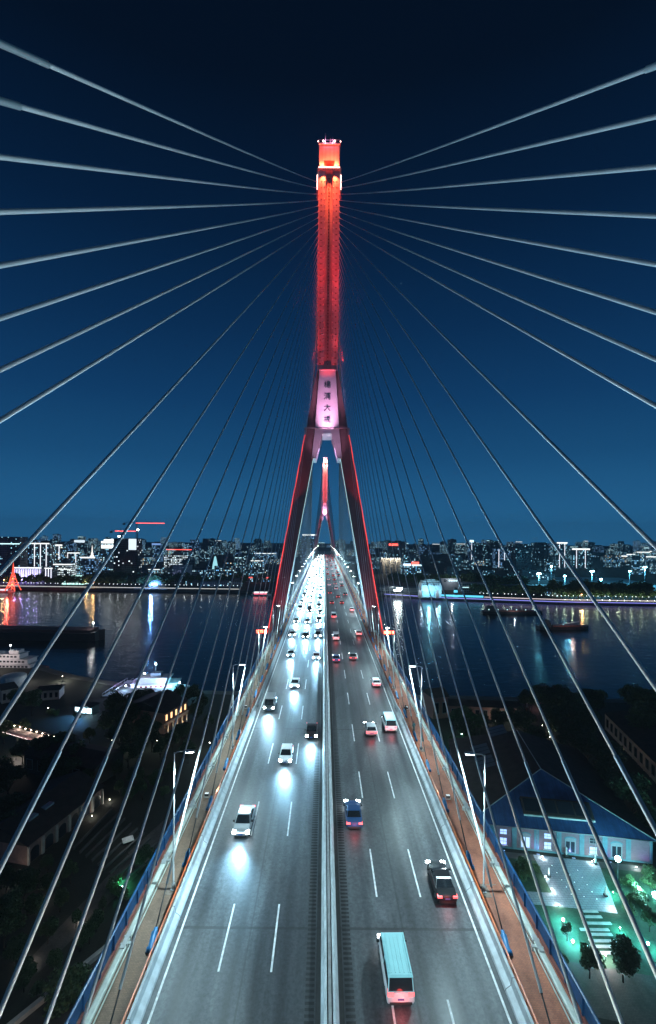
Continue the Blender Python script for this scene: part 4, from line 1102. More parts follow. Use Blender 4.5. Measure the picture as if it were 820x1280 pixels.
# arcade building
a=gnd(34,1082); b=gnd(128,1004); d=Vector((b.x-a.x,b.y-a.y,0)); ang=math.atan2(d.y,d.x); L=d.length
t=empty('arcade_building',(a.x,a.y,GZ),ang,'long dark building with a row of arches and buttresses on the left beside the benches','building')
q=MB(); q.box((0,.002,0),(L,16,4.8)); q.build('wall',pm('dim_red_plaster',(.24,.15,.13),.85,0,.25,.7),t)
q=MB(); q.add([(-.5,-.6,4.75),(L+.5,-.6,4.75),(L+.5,17,4.75),(-.5,17,4.75),(-.5,8,8.2),(L+.5,8,8.2)],[(0,1,5,4),(2,3,4,5),(0,4,3),(1,2,5),(0,3,2,1)]); q.build('roof',M['roof_dark'],t)
n=6
for k in range(n):
    xc=(k+.5)*L/n
    q=MB(); flat(q,arch_poly(xc,2.4,2.3,.8),-.06,.1,.055); q.build('arch_opening',M['win_dark'],t)
for k in range(n+1):
    xc=k*L/n; q=MB(); q.box((max(0,xc-.35),-.4,0),(min(L,xc+.35),-.001,4.1)); q.build('buttress',M['plaster'],t)
for k,(x,y) in enumerate(((43,996),(58,999))):
    p=gnd(x,y,GZ+7)
    q=MB(); q.box((-1.4,-.9,0),(1.4,.9,.5)); o=q.build('skylight',pm('skylight_glass',(.28,.36,.40),.4,0,.1,1),t); o.location=(6+5*k,5,6.7)
for i,(x,y,pw,lab) in enumerate(((137,1002,150,'small white lamp at the far end of the arcade on the left'),(115,1022,150,'small white lamp on the steps beside the arcade'),(21,1099,220,'small white lamp on the dark ground left of the arcade'),(53,1127,90,'tiny white lamp in the dark park below the arcade'),(101,1151,110,'tiny warm lamp on the edge of the brick path'),(36,1204,110,'tiny white lamp at the lower end of the brick path'))):
    p=gnd(x,y); post_lamp(p.x,p.y,lab,.45,'globe_w',pw*NRW*.7,(1,.93,.8),'small lamps in the left park',.11)
p=gnd(153,1110); post_lamp(p.x,p.y,'green floodlight shining along the brick path on the left',.3,'globe',700*NRW,(.10,1.0,.45),'small lamps in the left park',.07)
p=gnd(183,1090); tree(0,p.x,p.y,'young leafy tree beside the brick path close to the blue fence on the left','trees of the left park',.62)
p=gnd(160,1053); o=empty('signboard',(p.x,p.y,GZ),.6,'pale lit information board beside the path left of the bridge','sign'); q=MB(); q.hexa([(-1.3,-.8,.5),(1.3,-.8,.5),(1.3,.8,.9),(-1.3,.8,.9)],[(-1.3,-.8,.6),(1.3,-.8,.6),(1.3,.8,1.0),(-1.3,.8,1.0)]); q.build('panel',M['slab'],o); q=MB(); [q.box((x-.08,-.08,0),(x+.08,.08,.8)) for x in (-1,1)]; q.build('legs',M['dark'],o)
lamp('POINT',(0,-.5,3.2),90*NRW,(.9,.95,1),o)
# corner building bottom left
a=gnd(30,1340,GZ+6); 
t=empty('flat_roof_house',(-38.5,60.5,GZ),1.02,'flat roofed beige house at the lower left corner under the blue fence','building')
q=MB(); q.box((0,0,0),(22,9,5.2)); q.build('wall',M['plaster'],t)
q=MB(); q.box((-.3,-.3,5.2),(22.3,.5,6.0)); q.box((-.3,8.5,5.2),(22.3,9.3,6.0)); q.box((-.3,.5,5.2),(.5,8.5,6.0)); q.box((21.5,.5,5.2),(22.3,8.5,6.0)); q.build('parapet',M['plaster'],t)
q=MB(); q.box((.5,.5,5.2),(21.5,8.5,5.3)); q.build('roof',M['roof_dark'],t)
q=MB(); q.box((3,-.06,2.2),(5,-.003,4)); q.box((8,-.06,2.2),(10,-.003,4)); q.box((13,-.06,2.2),(15,-.003,4)); q.build('window',M['win_dark'],t)
lamp('POINT',(-3,-4,8),900*NRW,(1,.75,.6),t,None,radius=.4)
p=gnd(84,1290); tree(1,p.x,p.y,'leafy tree in front of the flat roofed house at the lower left','trees of the left park',.8)
# footbridge with a row of lamps
a=Vector((-121,165,0)); b=Vector((-92.5,158.5,0)); a=gnd(-8,905,GZ+5.5); b=gnd(80,930,GZ+5.5); d=b-a; L=d.length; ang=math.atan2(d.y,d.x)
t=empty('footbridge',(a.x,a.y,GZ),ang,'pinkish steel footbridge with a row of lamps along its deck at the left edge','footbridge')
q=MB(); q.box((-8,-1.6,5.0),(L,1.6,5.45)); q.build('deck',M['plaster'],t)
fr=MB()
for s in (-1,1): fr.box((-8,s*1.55-.05,6.5),(L,s*1.55+.05,6.62)); fr.box((-8,s*1.55-.03,5.9),(L,s*1.55+.03,5.96))
fo=fr.build('railing',M['brickw'],t)
q=MB(); q.box((-8,-1.72,4.5),(L,-1.62,5.4)); q.build('fascia',pm('pink_fascia_paint',(.42,.22,.22),.6,0,.1,1),t)
for x in (2,14,L-1): 
    q=MB(); q.box((x-.3,-.5,0),(x+.3,.5,5.0)); q.build('pier',M['quay'],t)
for k in range(13):
    q=MB(); x=.8+k*(L-1.5)/12; q.ball((x,1.35,6.15),.16,6); lo=q.build('lamp',M['globe_w'],t)
    if k%2==0: lamp('POINT',(x,.7,6.4),130*NRW,(1,.72,.66),t,None,radius=.1)
q=MB()
for k in range(30): q.box((k*.75,-1.79,4.62),(k*.75+.28,-1.725,4.74))
q.build('fascia_lights',em('fascia_light_dots',(1,.8,.75),4),t)
# blue lit kiosk and its court
p=gnd(104,893); t=empty('quay_kiosk',(p.x,p.y,GZ),-.2,'small kiosk glowing blue white on the left quay','kiosk')
q=MB(); q.box((-4.5,0,0),(4.5,4,3.6)); q.build('wall',M['quay'],t); q=MB(); q.box((-5,-1.6,3.6),(5,4.3,3.9)); q.build('roof',M['roof_dark'],t)
q=MB(); [q.box((x,-.05,.6),(x+2.2,-.004,2.8)) for x in (-3.9,-1.1,1.7)]; q.build('window',em('kiosk_window_light',(.55,.85,1),4),t)
lamp('SPOT',(0,-1.4,3.5),9000*NRW,(.10,.42,1.0),t,(-2,-9,0),140,.8,.2); lamp('POINT',(3,-2.0,3.0),500*NRW,(.4,.8,1),t)
# orange lit house
a=gnd(205,918); b=gnd(234,900); d=Vector((b.x-a.x,b.y-a.y,0)); ang=math.atan2(d.y,d.x); L=max(8,d.length)
t=empty('columned_house',(a.x,a.y,GZ),ang,'orange lit brick house with white columns and a dark roof on the left bank','building')
q=MB(); q.box((0,0,0),(L,20,8.2)); q.build('wall',M['brickw'],t)
q=MB(); q.add([(-.5,-.6,8.15),(L+.5,-.6,8.15),(L+.5,20.5,8.15),(-.5,20.5,8.15),(-.5,10,11.5),(L+.5,10,11.5)],[(0,1,5,4),(2,3,4,5),(0,4,3),(1,2,5),(0,3,2,1)]); q.build('roof',M['roof_dark'],t)
for k in range(5):
    xc=(k+.5)*L/5
    q=MB(); q.lathe([(.34,0),(.3,.3),(.27,3.4),(.36,3.6)],10,(xc,-.7,0)); q.build('column',M['slab'],t)
    q=MB(); q.box((xc-.5,-.05,4.8),(xc+.5,-.004,7.0)); q.build('window',M['win_warm'],t)
    lamp('SPOT',(xc,-1.5,.2),330*NRW,(1,.62,.34),t,(xc,0,7),80,.8,.1)
q=MB(); q.box((0,-1.2,3.6),(L,-.003,4.0)); q.build('balcony',M['slab'],t)
# dark block in the left distance of the bank and dock sheds
block('dock_shed',(2,880),(22,876),0,6,10,M['plaster'],M['roof_dark'],'low dim dock shed under the ferry at the left edge',0,wins=(3,M['win_dark'],None))
block('dock_shed',(46,876),(74,874),0,4.5,8,M['plaster'],M['roof_dark'],'low pale dock shed with a lit front on the left quay',1.0,wins=(4,M['win_dark'],None))
block('long_dark_house',(30,965),(118,985),0,6,12,M['roof_dark'],M['roof_dark'],'long unlit house among trees above the arcade on the left',2.0,wins=(6,M['win_dark'],None))
for i,(x,y,pw,col,lab) in enumerate(((78,852,1700,(1,.96,.85),'white lamp lighting the dock front on the left quay'),(122,856,700,WH,'white lamp on the quay between the dock and the lit ferry'),(36,853,600,(1,.9,.85),'white lamp beside the moored ferry at the left edge'),(6,850,300,(1,.95,.8),'white lamp at the left picture edge by the ferry'),(58,872,900,WH,'white lamp before the pale dock shed'),(20,950,900,(1,.85,.75),'white lamp lighting the path under the footbridge'),(38,938,160,GN,'small lamp lighting green bushes under the footbridge'),(60,893,60,WH,'faint lamp in the trees above the footbridge'),(196,935,160,(.8,1,.85),'lamp lighting tree tops behind the left lamp post'),(165,940,140,(.8,1,.85),'lamp among dark trees below the orange house'),(262,938,200,WH,'white lamp close to the blue fence on the left'),(140,935,120,WH,'faint lamp in the trees below the blue court'))):
    p=gnd(x,y); post_lamp(p.x,p.y,lab,2.6,'globe_w',pw*NRW*1.2,col,'lamps on the left quay',.16)
gi=0
for (x,y,i,k) in [(145,900,1,1.2),(140,925,3,1.1),(160,915,1,1.2),(150,940,3,1.0),(170,930,0,1.2),(182,925,1,1.0),(190,940,3,1.0),(175,950,1,1.0),(200,950,2,1.0),(160,960,3,.9),(215,940,0,1.0),(228,930,2,.9),(40,895,3,1.1),(20,890,1,1.0),(50,960,3,1.0),(28,955,1,.9),(75,955,3,1.0),(95,965,1,1.0),(10,1000,3,1.0),(0,985,1,1.0),(245,905,1,1.0),(252,890,0,1.0),(240,885,3,1.0),(225,880,1,.9),(170,890,3,.9),(185,885,1,.9),(262,915,2,.9),(130,968,0,.9),(145,975,2,.8),(30,925,1,.8),(45,1150,0,.7),(15,1160,1,.8),(60,1180,0,.6),(100,1190,2,.5),(10,1060,1,.9),(120,1165,0,.5),(235,955,1,.8),(215,975,0,.7),(8,1120,0,.8),(20,1215,1,.6),(128,1140,2,.4),(62,1120,0,.7),(75,1140,2,.6),(30,1130,1,.8),(88,1105,0,.6),(60,1095,2,.6),(5,1185,3,.7),(30,1240,1,.6),(70,1215,0,.5),(50,1255,2,.5),(112,1180,1,.45),(95,1160,2,.45),(160,1005,0,.7),(178,1000,2,.7),(195,990,1,.7),(170,985,3,.6),(205,1000,0,.55),(150,995,2,.6),(80,985,3,.9),(62,975,1,.9),(20,1035,3,.9),(5,1040,1,.9),(110,985,0,.8),(230,930,3,.7),(95,905,2,.7),(112,930,0,.8),(5,930,1,.9)]:
    p=gnd(x,y); gi+=1; tree(i,p.x,p.y,'dark leafy tree in the unlit park on the left bank' if y<1000 else 'dark leafy tree near the arcade and brick path on the left','dark trees of the left bank' if y<1000 else 'dark trees by the left brick path',k*.82)
for i,(x,y) in enumerate(((40,936),(44,940),(34,941),(145,1112),(150,1122),(66,893),(72,894))):
    p=gnd(x,y); shrub(i%2,p.x,p.y,'low shrub lit green on the left bank','lit shrubs on the left bank',1.2)
# ------------------------------------------------------------ far bank
farbank=[(-6000,1300),(-2500,820),(-1200,720),(-460,657),(-65,638),(80,621),(157,587),(285,560),(398,553),(700,548),(2500,640),(6000,1200),(6000,4700),(-6000,4700)]
q=MB(); q.prism(farbank,-3,GZ); tag(q.build('ground',M['earth']),kind='structure')
fb=farbank[1:11]
def bank_y(X):
    for (x0,y0),(x1,y1) in zip(farbank[:11],farbank[1:12]):
        if x0<=X<=x1: return y0+(y1-y0)*(X-x0)/(x1-x0)
    return 700
edge_strip('promenade',[(x,y+6) for x,y in fb][::-1],-6.0,.25,M['quay'])
M['led_v']=em('violet_quay_light',(.30,.30,1.0),1.0); M['led_w']=em('white_promenade_light',(.95,.97,.92),.8)
def run(name,pts,y0,z0,z1,mat,label,cat,th=.5):
    b=MB()
    for (xa,ya),(xb,yb) in zip(pts[:-1],pts[1:]):
        b.hexa([(xa,ya+y0,z0),(xb,yb+y0,z0),(xb,yb+y0+th,z0),(xa,ya+y0+th,z0)],[(xa,ya+y0,z1),(xb,yb+y0,z1),(xb,yb+y0+th,z1),(xa,ya+y0+th,z1)])
    return tag(b.build(name,mat),label,cat)
run('quay_light_strip',[(p.x,bank_y(p.x)) for p in (at(x,750,590) for x in (484,520,560,600,640,680,703))]+[(398,553),(700,548)],-.8,2.3,3.2,M['led_v'],'violet blue light strip along the far quay edge on the right of the bridge','light strip',.3)
run('quay_light_strip',[(at(x,735,650).x,bank_y(at(x,735,650).x)) for x in (-60,0,60,120,180,240,300)],5.3,GZ+1.0,GZ+1.7,M['led_w'],'warm white light strip along the far promenade on the left of the bridge','light strip',.3)
run('quay_railing_lights',[(at(x,750,570).x,bank_y(at(x,750,570).x)) for x in (610,650,700,760,830)],5.4,GZ+.9,GZ+1.4,em('pale_promenade_light',(1,.82,.82),1.4),'pale pink lit railing along the far promenade on the right','railing',.3)

def facade(name,base,dens,cols,strength,cw=2.7,chh=3.1,tint=0.0):
    m=mk(name); t=NT(m); b=t.n['Principled BSDF']
    tc=t.new('ShaderNodeTexCoord').outputs['Object']; sp=t.new('ShaderNodeSeparateXYZ'); t.link(tc,sp.inputs[0])
    oi=t.new('ShaderNodeObjectInfo').outputs['Random']
    ge=t.new('ShaderNodeNewGeometry'); sn=t.new('ShaderNodeSeparateXYZ'); t.link(ge.outputs['Normal'],sn.inputs[0])
    hx=t.math('DIVIDE',t.math('ADD',sp.outputs['X'],sp.outputs['Y']),cw); hz=t.math('DIVIDE',sp.outputs['Z'],chh)
    cx_=t.math('FLOOR',hx); cz_=t.math('FLOOR',hz); fx=t.math('FRACT',hx); fz=t.math('FRACT',hz)
    cb=t.new('ShaderNodeCombineXYZ'); t.link(cx_,cb.inputs[0]); t.link(cz_,cb.inputs[1]); t.link(t.math('MULTIPLY',oi,531.0),cb.inputs[2])
    wn=t.new('ShaderNodeTexWhiteNoise'); wn.noise_dimensions='3D'; t.link(cb.outputs[0],wn.inputs['Vector'])
    sc_=t.new('ShaderNodeSeparateColor'); t.link(wn.outputs['Color'],sc_.inputs[0])
    dn=t.math('MULTIPLY',t.math('ADD',.45,t.math('MULTIPLY',oi,1.1)),dens)
    lit=t.math('LESS_THAN',wn.outputs['Value'],dn)
    wx=t.math('MULTIPLY',t.math('GREATER_THAN',fx,.2),t.math('LESS_THAN',fx,.8)); wz=t.math('MULTIPLY',t.math('GREATER_THAN',fz,.28),t.math('LESS_THAN',fz,.8))
    wall=t.math('LESS_THAN',t.math('ABSOLUTE',sn.outputs['Z']),.5)
    win=t.math('MULTIPLY',t.math('MULTIPLY',wx,wz),wall); on=t.math('MULTIPLY',win,lit)
    t.link(t.mix(win,base,(.012,.015,.02)),b.inputs['Base Color'])
    t.link(t.math('SUBTRACT',.75,t.math('MULTIPLY',win,.55)),b.inputs['Roughness'])
    t.link(t.ramp(sc_.outputs['Red'],[(i/(len(cols)),c) for i,c in enumerate(cols)],'CONSTANT'),b.inputs['Emission Color'])
    t.link(t.math('MULTIPLY',on,t.math('MULTIPLY',strength,t.math('ADD',.25,t.math('MULTIPLY',sc_.outputs['Green'],1.2)))),b.inputs['Emission Strength'])
    m.cycles.emission_sampling='NONE'
    return m
CW=[(.35,.78,1.0),(.60,.92,1.0),(.18,.55,1.0),(1.0,.80,.50),(.25,.80,.90),(.40,.85,1.0),(1.0,.66,.34),(.15,.40,1.0)]
FM=[facade('concrete_facade_few_lights',(.19,.22,.26),.17,CW,1.7),
    facade('tiled_facade_some_lights',(.24,.27,.30),.28,CW,1.6),
    facade('pale_facade_many_lights',(.28,.31,.34),.46,CW,1.3),
    facade('glass_facade_blue_lights',(.14,.20,.27),.45,[(.25,.55,1.0),(.4,.8,1.0),(.3,.6,1)],1.1,2.6,3.6),
    facade('dark_facade_sparse_lights',(.11,.13,.16),.05,CW,1.3)]
FOFF=facade('office_facade_bright',(.2,.22,.24),.85,[(.75,.9,1.0),(.85,1,1),(.6,.85,1)],1.7,2.8,3.4)
M['crown_w']=em('white_crown_light',(.92,.97,.95),1.8); M['crown_c']=em('cyan_crown_light',(.6,.95,1.0),2.0); M['crown_b']=em('blue_panel_light',(.28,.50,1.0),.75)
M['crown_r']=em('red_sign_light',(1.0,.10,.07),3.0); M['crown_o']=em('orange_light',(1.0,.36,.12),3.2); M['screen']=em('pale_screen_light',(.75,.9,1.0),1.2)
M['teal_l']=em('turquoise_front_light',(.12,.72,1.0),1.2); M['vert']=em('white_vertical_light',(.9,.93,1.0),1.8)
FG='buildings of the far bank skyline'
def bld(name,x0,x1,ytop,Y,depth,mat,label,group=None,roofbox=True,bands=(),verts=0,cat='building',seed=None,setb=0.0):
    """building standing on the far bank whose front is seen between two sight lines"""
    a=at(x0,ytop,Y); b=at(x1,ytop,Y); W=b.x-a.x; H=max(6,(a.z+b.z)/2-GZ)
    o=MB(); 
    if setb>0:
        o.box((0,0,0),(W,depth,H*setb)); o.box((W*.12,depth*.1,H*setb),(W*.88,depth*.9,H))
    else:
        o.box((0,0,0),(W,depth,H))
        if W>22 and H>30:      # shallow recesses give the front some relief
            for k in range(int(W//12)): o.box((5+12*k,-.9,0),(9+12*k,-.002,H*.96))
    ob=o.build(name,mat,None,(a.x,Y,GZ)); tag(ob,label,cat,group)
    r=random.Random(int(x0*97+Y))
    if roofbox and setb<=0:
        q=MB(); w=W*r.uniform(.25,.5); xx=r.uniform(.1,.5)*W; q.box((xx,depth*.25,H),(xx+w,depth*.7,H+r.uniform(2.2,4.5)))
        if r.random()<.4: q.tube([(xx+w/2,depth*.4,H+2),(xx+w/2,depth*.4,H+r.uniform(7,12))],.25,4)
        q.box((0,0,H),(W,.5,H+.9)); q.build('roof_box',M['dimroof'],ob)
    for kind,zf,zh in bands:
        q=MB(); z=H*zf; q.box((-.15,-1.25,z),(W+.15,-.95,z+zh)); q.build('light_band',M[kind],ob)
    for k in range(verts):
        q=MB(); x=(k+.5)*W/verts; q.box((x-.5,-1.2,H*.05),(x+.5,-.95,H*.97)); q.build('light_column',M['vert'],ob)
    return ob,W,H
M['dimroof']=pm('dim_roof_plaster',(.08,.085,.09),.8,0,.15,.3)
# ---- landmarks, left of the bridge
o,W,H=bld('office_slab',-14,25,671,800,22,FM[4],'big dark office slab with a white light line near its top, left edge of the skyline',None,False,(('crown_c',.82,1.4),))
bld('office_block',25,39,676,900,16,FM[3],'teal lit block squeezed between the dark slab and the crowned towers',None,False,(('crown_c',.90,4.5),))
bld('apartment_tower',40,62,679,830,18,FM[1],'wide apartment tower with a bright white crown left of the spire building',None,True,(('crown_w',.975,1.8),),3)
bld('apartment_tower',63,78,681,850,16,FM[1],'narrower white crowned apartment tower beside the wide crowned one',None,True,(('crown_w',.965,2.4),),2)
bld('far_tower',66,73,668,2200,24,FM[3],'slim round topped tower far behind the crowned towers',None,True)
bld('far_tower',52,57,670,2600,24,FM[3],'slim grey tower far off, left of the round topped one')
bld('apartment_block',80,100,691,1000,18,FM[1],'apartment block with white vertical light lines right of the crowned towers',None,True,(('crown_w',.97,1.6),),2)
bld('apartment_block',79,92,678,1500,18,FM[3],'distant block with pale blue roof lights above the white hall')
bld('office_block',93,106,677,1700,18,FM[0],'distant block carrying two square lilac screens on its roof',None,False,(('screen',.93,9.0),))
o,W,H=bld('spire_building',101,119,697,880,22,FM[3],'office block with a white cornice line and a lit spire',None,False,(('crown_w',.97,2.2),))
q=MB(); q.lathe([(4.0,0),(3.4,3.5),(2.2,4.0),(2.0,9),(1.0,10),(.8,17),(.15,24)],8,(W*.62,9,H)); q.build('spire',em('spire_light',(1,.95,.85),1.5),o)
o,W,H=bld('hotel_tower',127,147,677,860,20,FM[2],'tall tower with glowing white roof and bright screens left of the building site',None,False,(('crown_w',.95,4.0),('crown_w',.80,6.5)))
q=MB(); q.box((W*.1,2,H),(W*.45,12,H+4)); q.box((W*.55,2,H),(W*.9,12,H+5)); q.build('roof_pavilion',M['crown_w'],o)
o,W,H=bld('building_site',142,171,673,790,24,facade('unfinished_concrete_storeys',(.05,.055,.06),.10,[(.8,.95,1),(.6,.9,1)],1.6,3.6,3.6),'dark unfinished tower with tower cranes above it',None,False)
q=MB(); q.box((W*.66,-1.2,H*.72),(W*.99,-.9,H*.99)); q.build('lit_netting',M['screen'],o)
q=MB(); [q.box((-.6,-.7,3.6*k+3.2),(W+.6,.0,3.6*k+3.6)) for k in range(int(H/3.6))]; q.build('floor_slabs',M['dimroof'],o)
bld('office_block',190,201,679,1300,20,FM[3],'blue lit office block right of the building site',None,True,(('crown_b',.9,5.0),))
bld('office_block',205,231,694,960,20,FOFF,'brightly lit office block below the long red crane jib')
o,W,H=bld('lit_hall',216,236,707,750,20,pm('pale_rendered_wall',(.42,.44,.48),.7,0,.08,.2),'blank cube hall lit violet blue by a floodlight',None,False)
lamp('POINT',(W*.35,-9,7),60000,(.12,.22,1.0),o,None,radius=1); q=MB(); q.ball((W*.35,-9,7),1.3,8); q.build('flood_lamp',em('violet_flood_lamp',(.6,.6,1),20),o)
p=gnd(197,734); o=empty('dome_pavilion',(p.x,p.y,GZ),0,'low blue lit dome pavilion on the far left quay','pavilion')
q=MB(); q.lathe([(14,0),(13.6,3),(11.5,7),(7.5,9.8),(3,11.2),(.3,11.6)],20); q.build('dome',pm('pale_dome_shell',(.4,.42,.45),.5,0,.05,.2),o)
lamp('POINT',(-2,-20,10),70000,(.14,.38,1.0),o,None,radius=1); q=MB(); q.box((-4,-14.6,4.0),(5,-14.0,6.4)); q.build('entrance_light',M['screen'],o)
# white colonnade, terrace building, stepped lit building, at the water
o,W,H=bld('colonnade_hall',18,52,709,742,16,pm('white_stone_front',(.55,.55,.56),.7,0,.05,.2),'white hall with tall glowing columns on the far left bank',None,False,(('crown_w',.93,1.4),))
for k in range(12):
    x=(k+.5)*W/12; q=MB(); q.lathe([(.75,0),(.65,1),(.6,H*.82),(.9,H*.86)],8,(x,-2.2,0)); q.build('column',em('white_stone_glow',(.85,.88,1.0),1.1) if k==0 else bpy.data.materials['white_stone_glow'],o)  # columns glow by themselves in place of floodlight on them
for k in range(4): lamp('POINT',((k+.5)*W/4,-7,4),16000,(.36,.26,1.0),o,None,radius=.6)
bld('colonnade_hall',56,66,709,742,14,FM[4],'narrow dark hall with three bright light columns next to the white hall',None,False,(('crown_w',.9,1.2),),3)
bld('gallery_building',67,89,704,770,18,FOFF,'pale building with a row of many small bright openings under its roof',None,False,(('crown_w',.9,1.4),('crown_w',.62,1.0)))
p=gnd(93,731); o=empty('terraced_pavilion',(p.x,p.y,GZ),0,'glowing turquoise white terraced pavilion among trees on the far left bank','pavilion')
for k in range(4):
    q=MB(); w=16-3*k; q.box((-w,-8+2*k,3.4*k),(w,10,3.4*k+.9)); q.build('terrace',M['quay'],o)
    q=MB(); q.box((-w+.6,-7.2+2*k,3.4*k+.9),(w-.6,9.5,3.4*k+3.4)); q.build('glazed_storey',em('turquoise_glazing_light',(.55,1.0,.92),1.3) if k==0 else bpy.data.materials['turquoise_glazing_light'],o)
# red lattice tower by the water
p=gnd(17,738); o=empty('lattice_tower',(p.x,p.y-1,GZ),0,'glowing red lattice tower with splayed legs on the far left quay','tower')
q=MB()
for sx in (-1,1):
    for sy in (-1,1):
        q.tube([(sx*6.5,sy*6.5,0),(sx*4.2,sy*4.2,7),(sx*2.2,sy*2.2,15),(sx*.9,sy*.9,24),(0,0,38)],[.75,.6,.5,.4,.15],5)
for z,w in ((7,4.3),(10,3.6),(15,2.3),(19,1.7)):
    q.box((-w-.5,-w-.5,z),(w+.5,w+.5,z+.8))
for sx in (-1,1): q.tube([(sx*6.3,-6.4,1),(-sx*3.4,-3.5,9)],.35,4); q.tube([(sx*3.4,-3.6,9),(-sx*2,-2.1,16)],.3,4)
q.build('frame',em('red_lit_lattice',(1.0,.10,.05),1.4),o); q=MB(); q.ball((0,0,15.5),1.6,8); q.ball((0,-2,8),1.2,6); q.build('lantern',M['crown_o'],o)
lamp('POINT',(0,-12,9),26000,(1.0,.10,.06),o,None,radius=1)
# tower cranes
def crane(xm,ytop,yjib,x0,x1,xl0,xl1,Y,label,zb=None):
    a=at(xm,yjib,Y); t=empty('tower_crane',(a.x,Y,GZ),0,label,'crane','tower cranes above the building site'); H=a.z-GZ
    q=MB()
    for sx in (-1,1):
        for sy in (-1,1): q.box((sx*1.0-.15,sy*1.0-.15,0),(sx*1.0+.15,sy*1.0+.15,H))
    for k in range(int(H/4)):
        q.tube([(-1,-1,4*k),(1,-1,4*k+4)],.12,4); q.tube([(1,1,4*k),(-1,1,4*k+4)],.12,4)
    q.build('mast',M['dark'],t)
    k=Y/F; xa=(x0-xm)*k; xb=(x1-xm)*k
    q=MB()
    for y_,z_ in ((-.7,0),(.7,0),(0,1.5)): q.box((xa,y_-.14,H+z_-.14),(xb,y_+.14,H+z_+.14))
    n=int(abs(xb-xa)/3)
    for i in range(n): x=min(xa,xb)+3*i; q.tube([(x,-.7,H),(x+1.5,0,H+1.5),(x+3,-.7,H)],.1,4)
    q.build('jib',M['dark'],t)
    q=MB(); q.box(((xl0-xm)*k,-1.05,H-.35),((xl1-xm)*k,-.85,H+.75)); q.build('red_light_line',M['crown_r'],t)
    q=MB(); q.tube([(0,0,H),(0,0,H+6)],[.7,.2],5); q.tube([(xa,0,H+1),(0,0,H+6),(xb*.6,0,H+1.5)],.1,4); q.build('tower_head',M['dark'],t)
    e=xa if abs(xa)<abs(xb) else xb
    q=MB(); q.box((e-2,-1.0,H-3),(e+2,1.0,H-.2)); q.build('counterweight',M['dimroof'],t)
    q=MB(); q.box((.9,-1.9,H-2.4),(2.6,-.4,H-.3)); q.build('cab',M['dimroof'],t)
    return t
crane(171,650,654,155,206,170,206,792,'tower crane with the highest red lit jib, pointing right')
crane(151,660,664,139,171,144,170,800,'tower crane with the lower red lit jib, left of the higher one')
crane(209,680,687,203,240,208,240,940,'tower crane with a low red jib over the bright office block')
p=at(173,663,788); lo=empty('site_floodlight',(p.x,786,GZ),0,'bright white floodlight mast beside the tallest crane','floodlight mast'); q=MB(); q.tube([(0,0,0),(0,0,p.z-GZ)],.3,5); q.build('mast',M['dark'],lo); q=MB(); q.box((-1.3,-.6,p.z-GZ),(1.3,.6,p.z-GZ+2)); q.build('lamp',M['globe'],lo)
p=at(150,671,788); lo=empty('site_floodlight',(p.x,788,GZ),0,'bright white floodlight on the roof of the unfinished tower','floodlight mast'); q=MB(); q.tube([(0,0,0),(0,0,p.z-GZ)],.3,5); q.build('mast',M['dark'],lo); q=MB(); q.box((-3.0,-.6,p.z-GZ),(3.0,.6,p.z-GZ+1.6)); q.build('lamp',M['globe'],lo)
# low buildings along the left promenade
for i,(x0,x1,yt,Y,mm,lab) in enumerate(((205,247,727,705,FM[0],'long low grey building behind the left promenade, beside the dome'),(250,298,728,690,FM[0],'long low building with two wall lamps behind the left promenade'),(284,301,727,680,FM[1],'low brick end block of the promenade row, nearest the bridge'),(232,266,712,800,FM[2],'three storey terrace right of the violet cube hall'),(268,300,708,820,FM[2],'bright low office block behind the promenade row'),(300,345,712,860,FM[2],'long low lit block left of the bridge leg'),(302,340,722,760,FM[1],'low dark terrace with a red sign near the bridge leg'))):
    bld('low_block',x0,x1,yt,Y,14,mm,lab,None,True,(('crown_r',.9,1.6),) if i==6 else ())
p=at(269,695,860); o=empty('cone_sculpture',(p.x,860,GZ),0,'slender cyan lit cone between office blocks left of the bridge','sculpture'); q=MB(); q.lathe([(6,0),(6.5,8),(4.5,22),(1.6,36),(.2,p.z-GZ)],10); q.build('cone',em('cyan_cone_light',(.4,.9,1.0),.9),o)
bld('office_tower',378,396,668,1150,26,FM[3],'blue grey tower with a white lit top seen between the bridge legs',None,False,(('crown_w',.965,3.0),))
bld('office_tower',318,345,690,1250,26,FM[3],'wide pale blue lit block left of the bridge leg',None,True,(('crown_w',.86,1.2),))
# ---- landmarks, right of the bridge
o,W,H=bld('office_block',486,507,677,1400,30,FM[4],'dark broad block carrying a glowing red roof sign right of the bridge',None,True)
q=MB(); q.box((0,-2.4,H*.80),(W*.55,-1.9,H*.80+6)); q.build('roof_sign',M['crown_r'],o)
o,W,H=bld('department_store',476,501,698,930,24,pm('beige_store_front',(.35,.33,.28),.7,0,.1,.2),'broad beige block with a row of bright lamps along its roof',None,False)
for k in range(9):
    q=MB(); q.ball(((k+.5)*W/9,-1,H+.6),1.0,6); q.build('roof_lamp',M['crown_w'],o)
for k in range(3): lamp('POINT',((k+.5)*W/3,-8,H-2),9000,(1,.9,.75),o,None,radius=.5)
q=MB(); [q.box((1+2.9*k,-.5,3+3.4*j),(2.6+2.9*k,-.004,5.2+3.4*j)) for k in range(int(W/2.9)) for j in range(int(H/3.4)-1)]; q.build('window_grid',M['win_dark'],o)
o,W,H=bld('shop_row',503,527,705,860,16,FM[1],'low row of shops with red and pale blue signs right of the beige block',None,False)
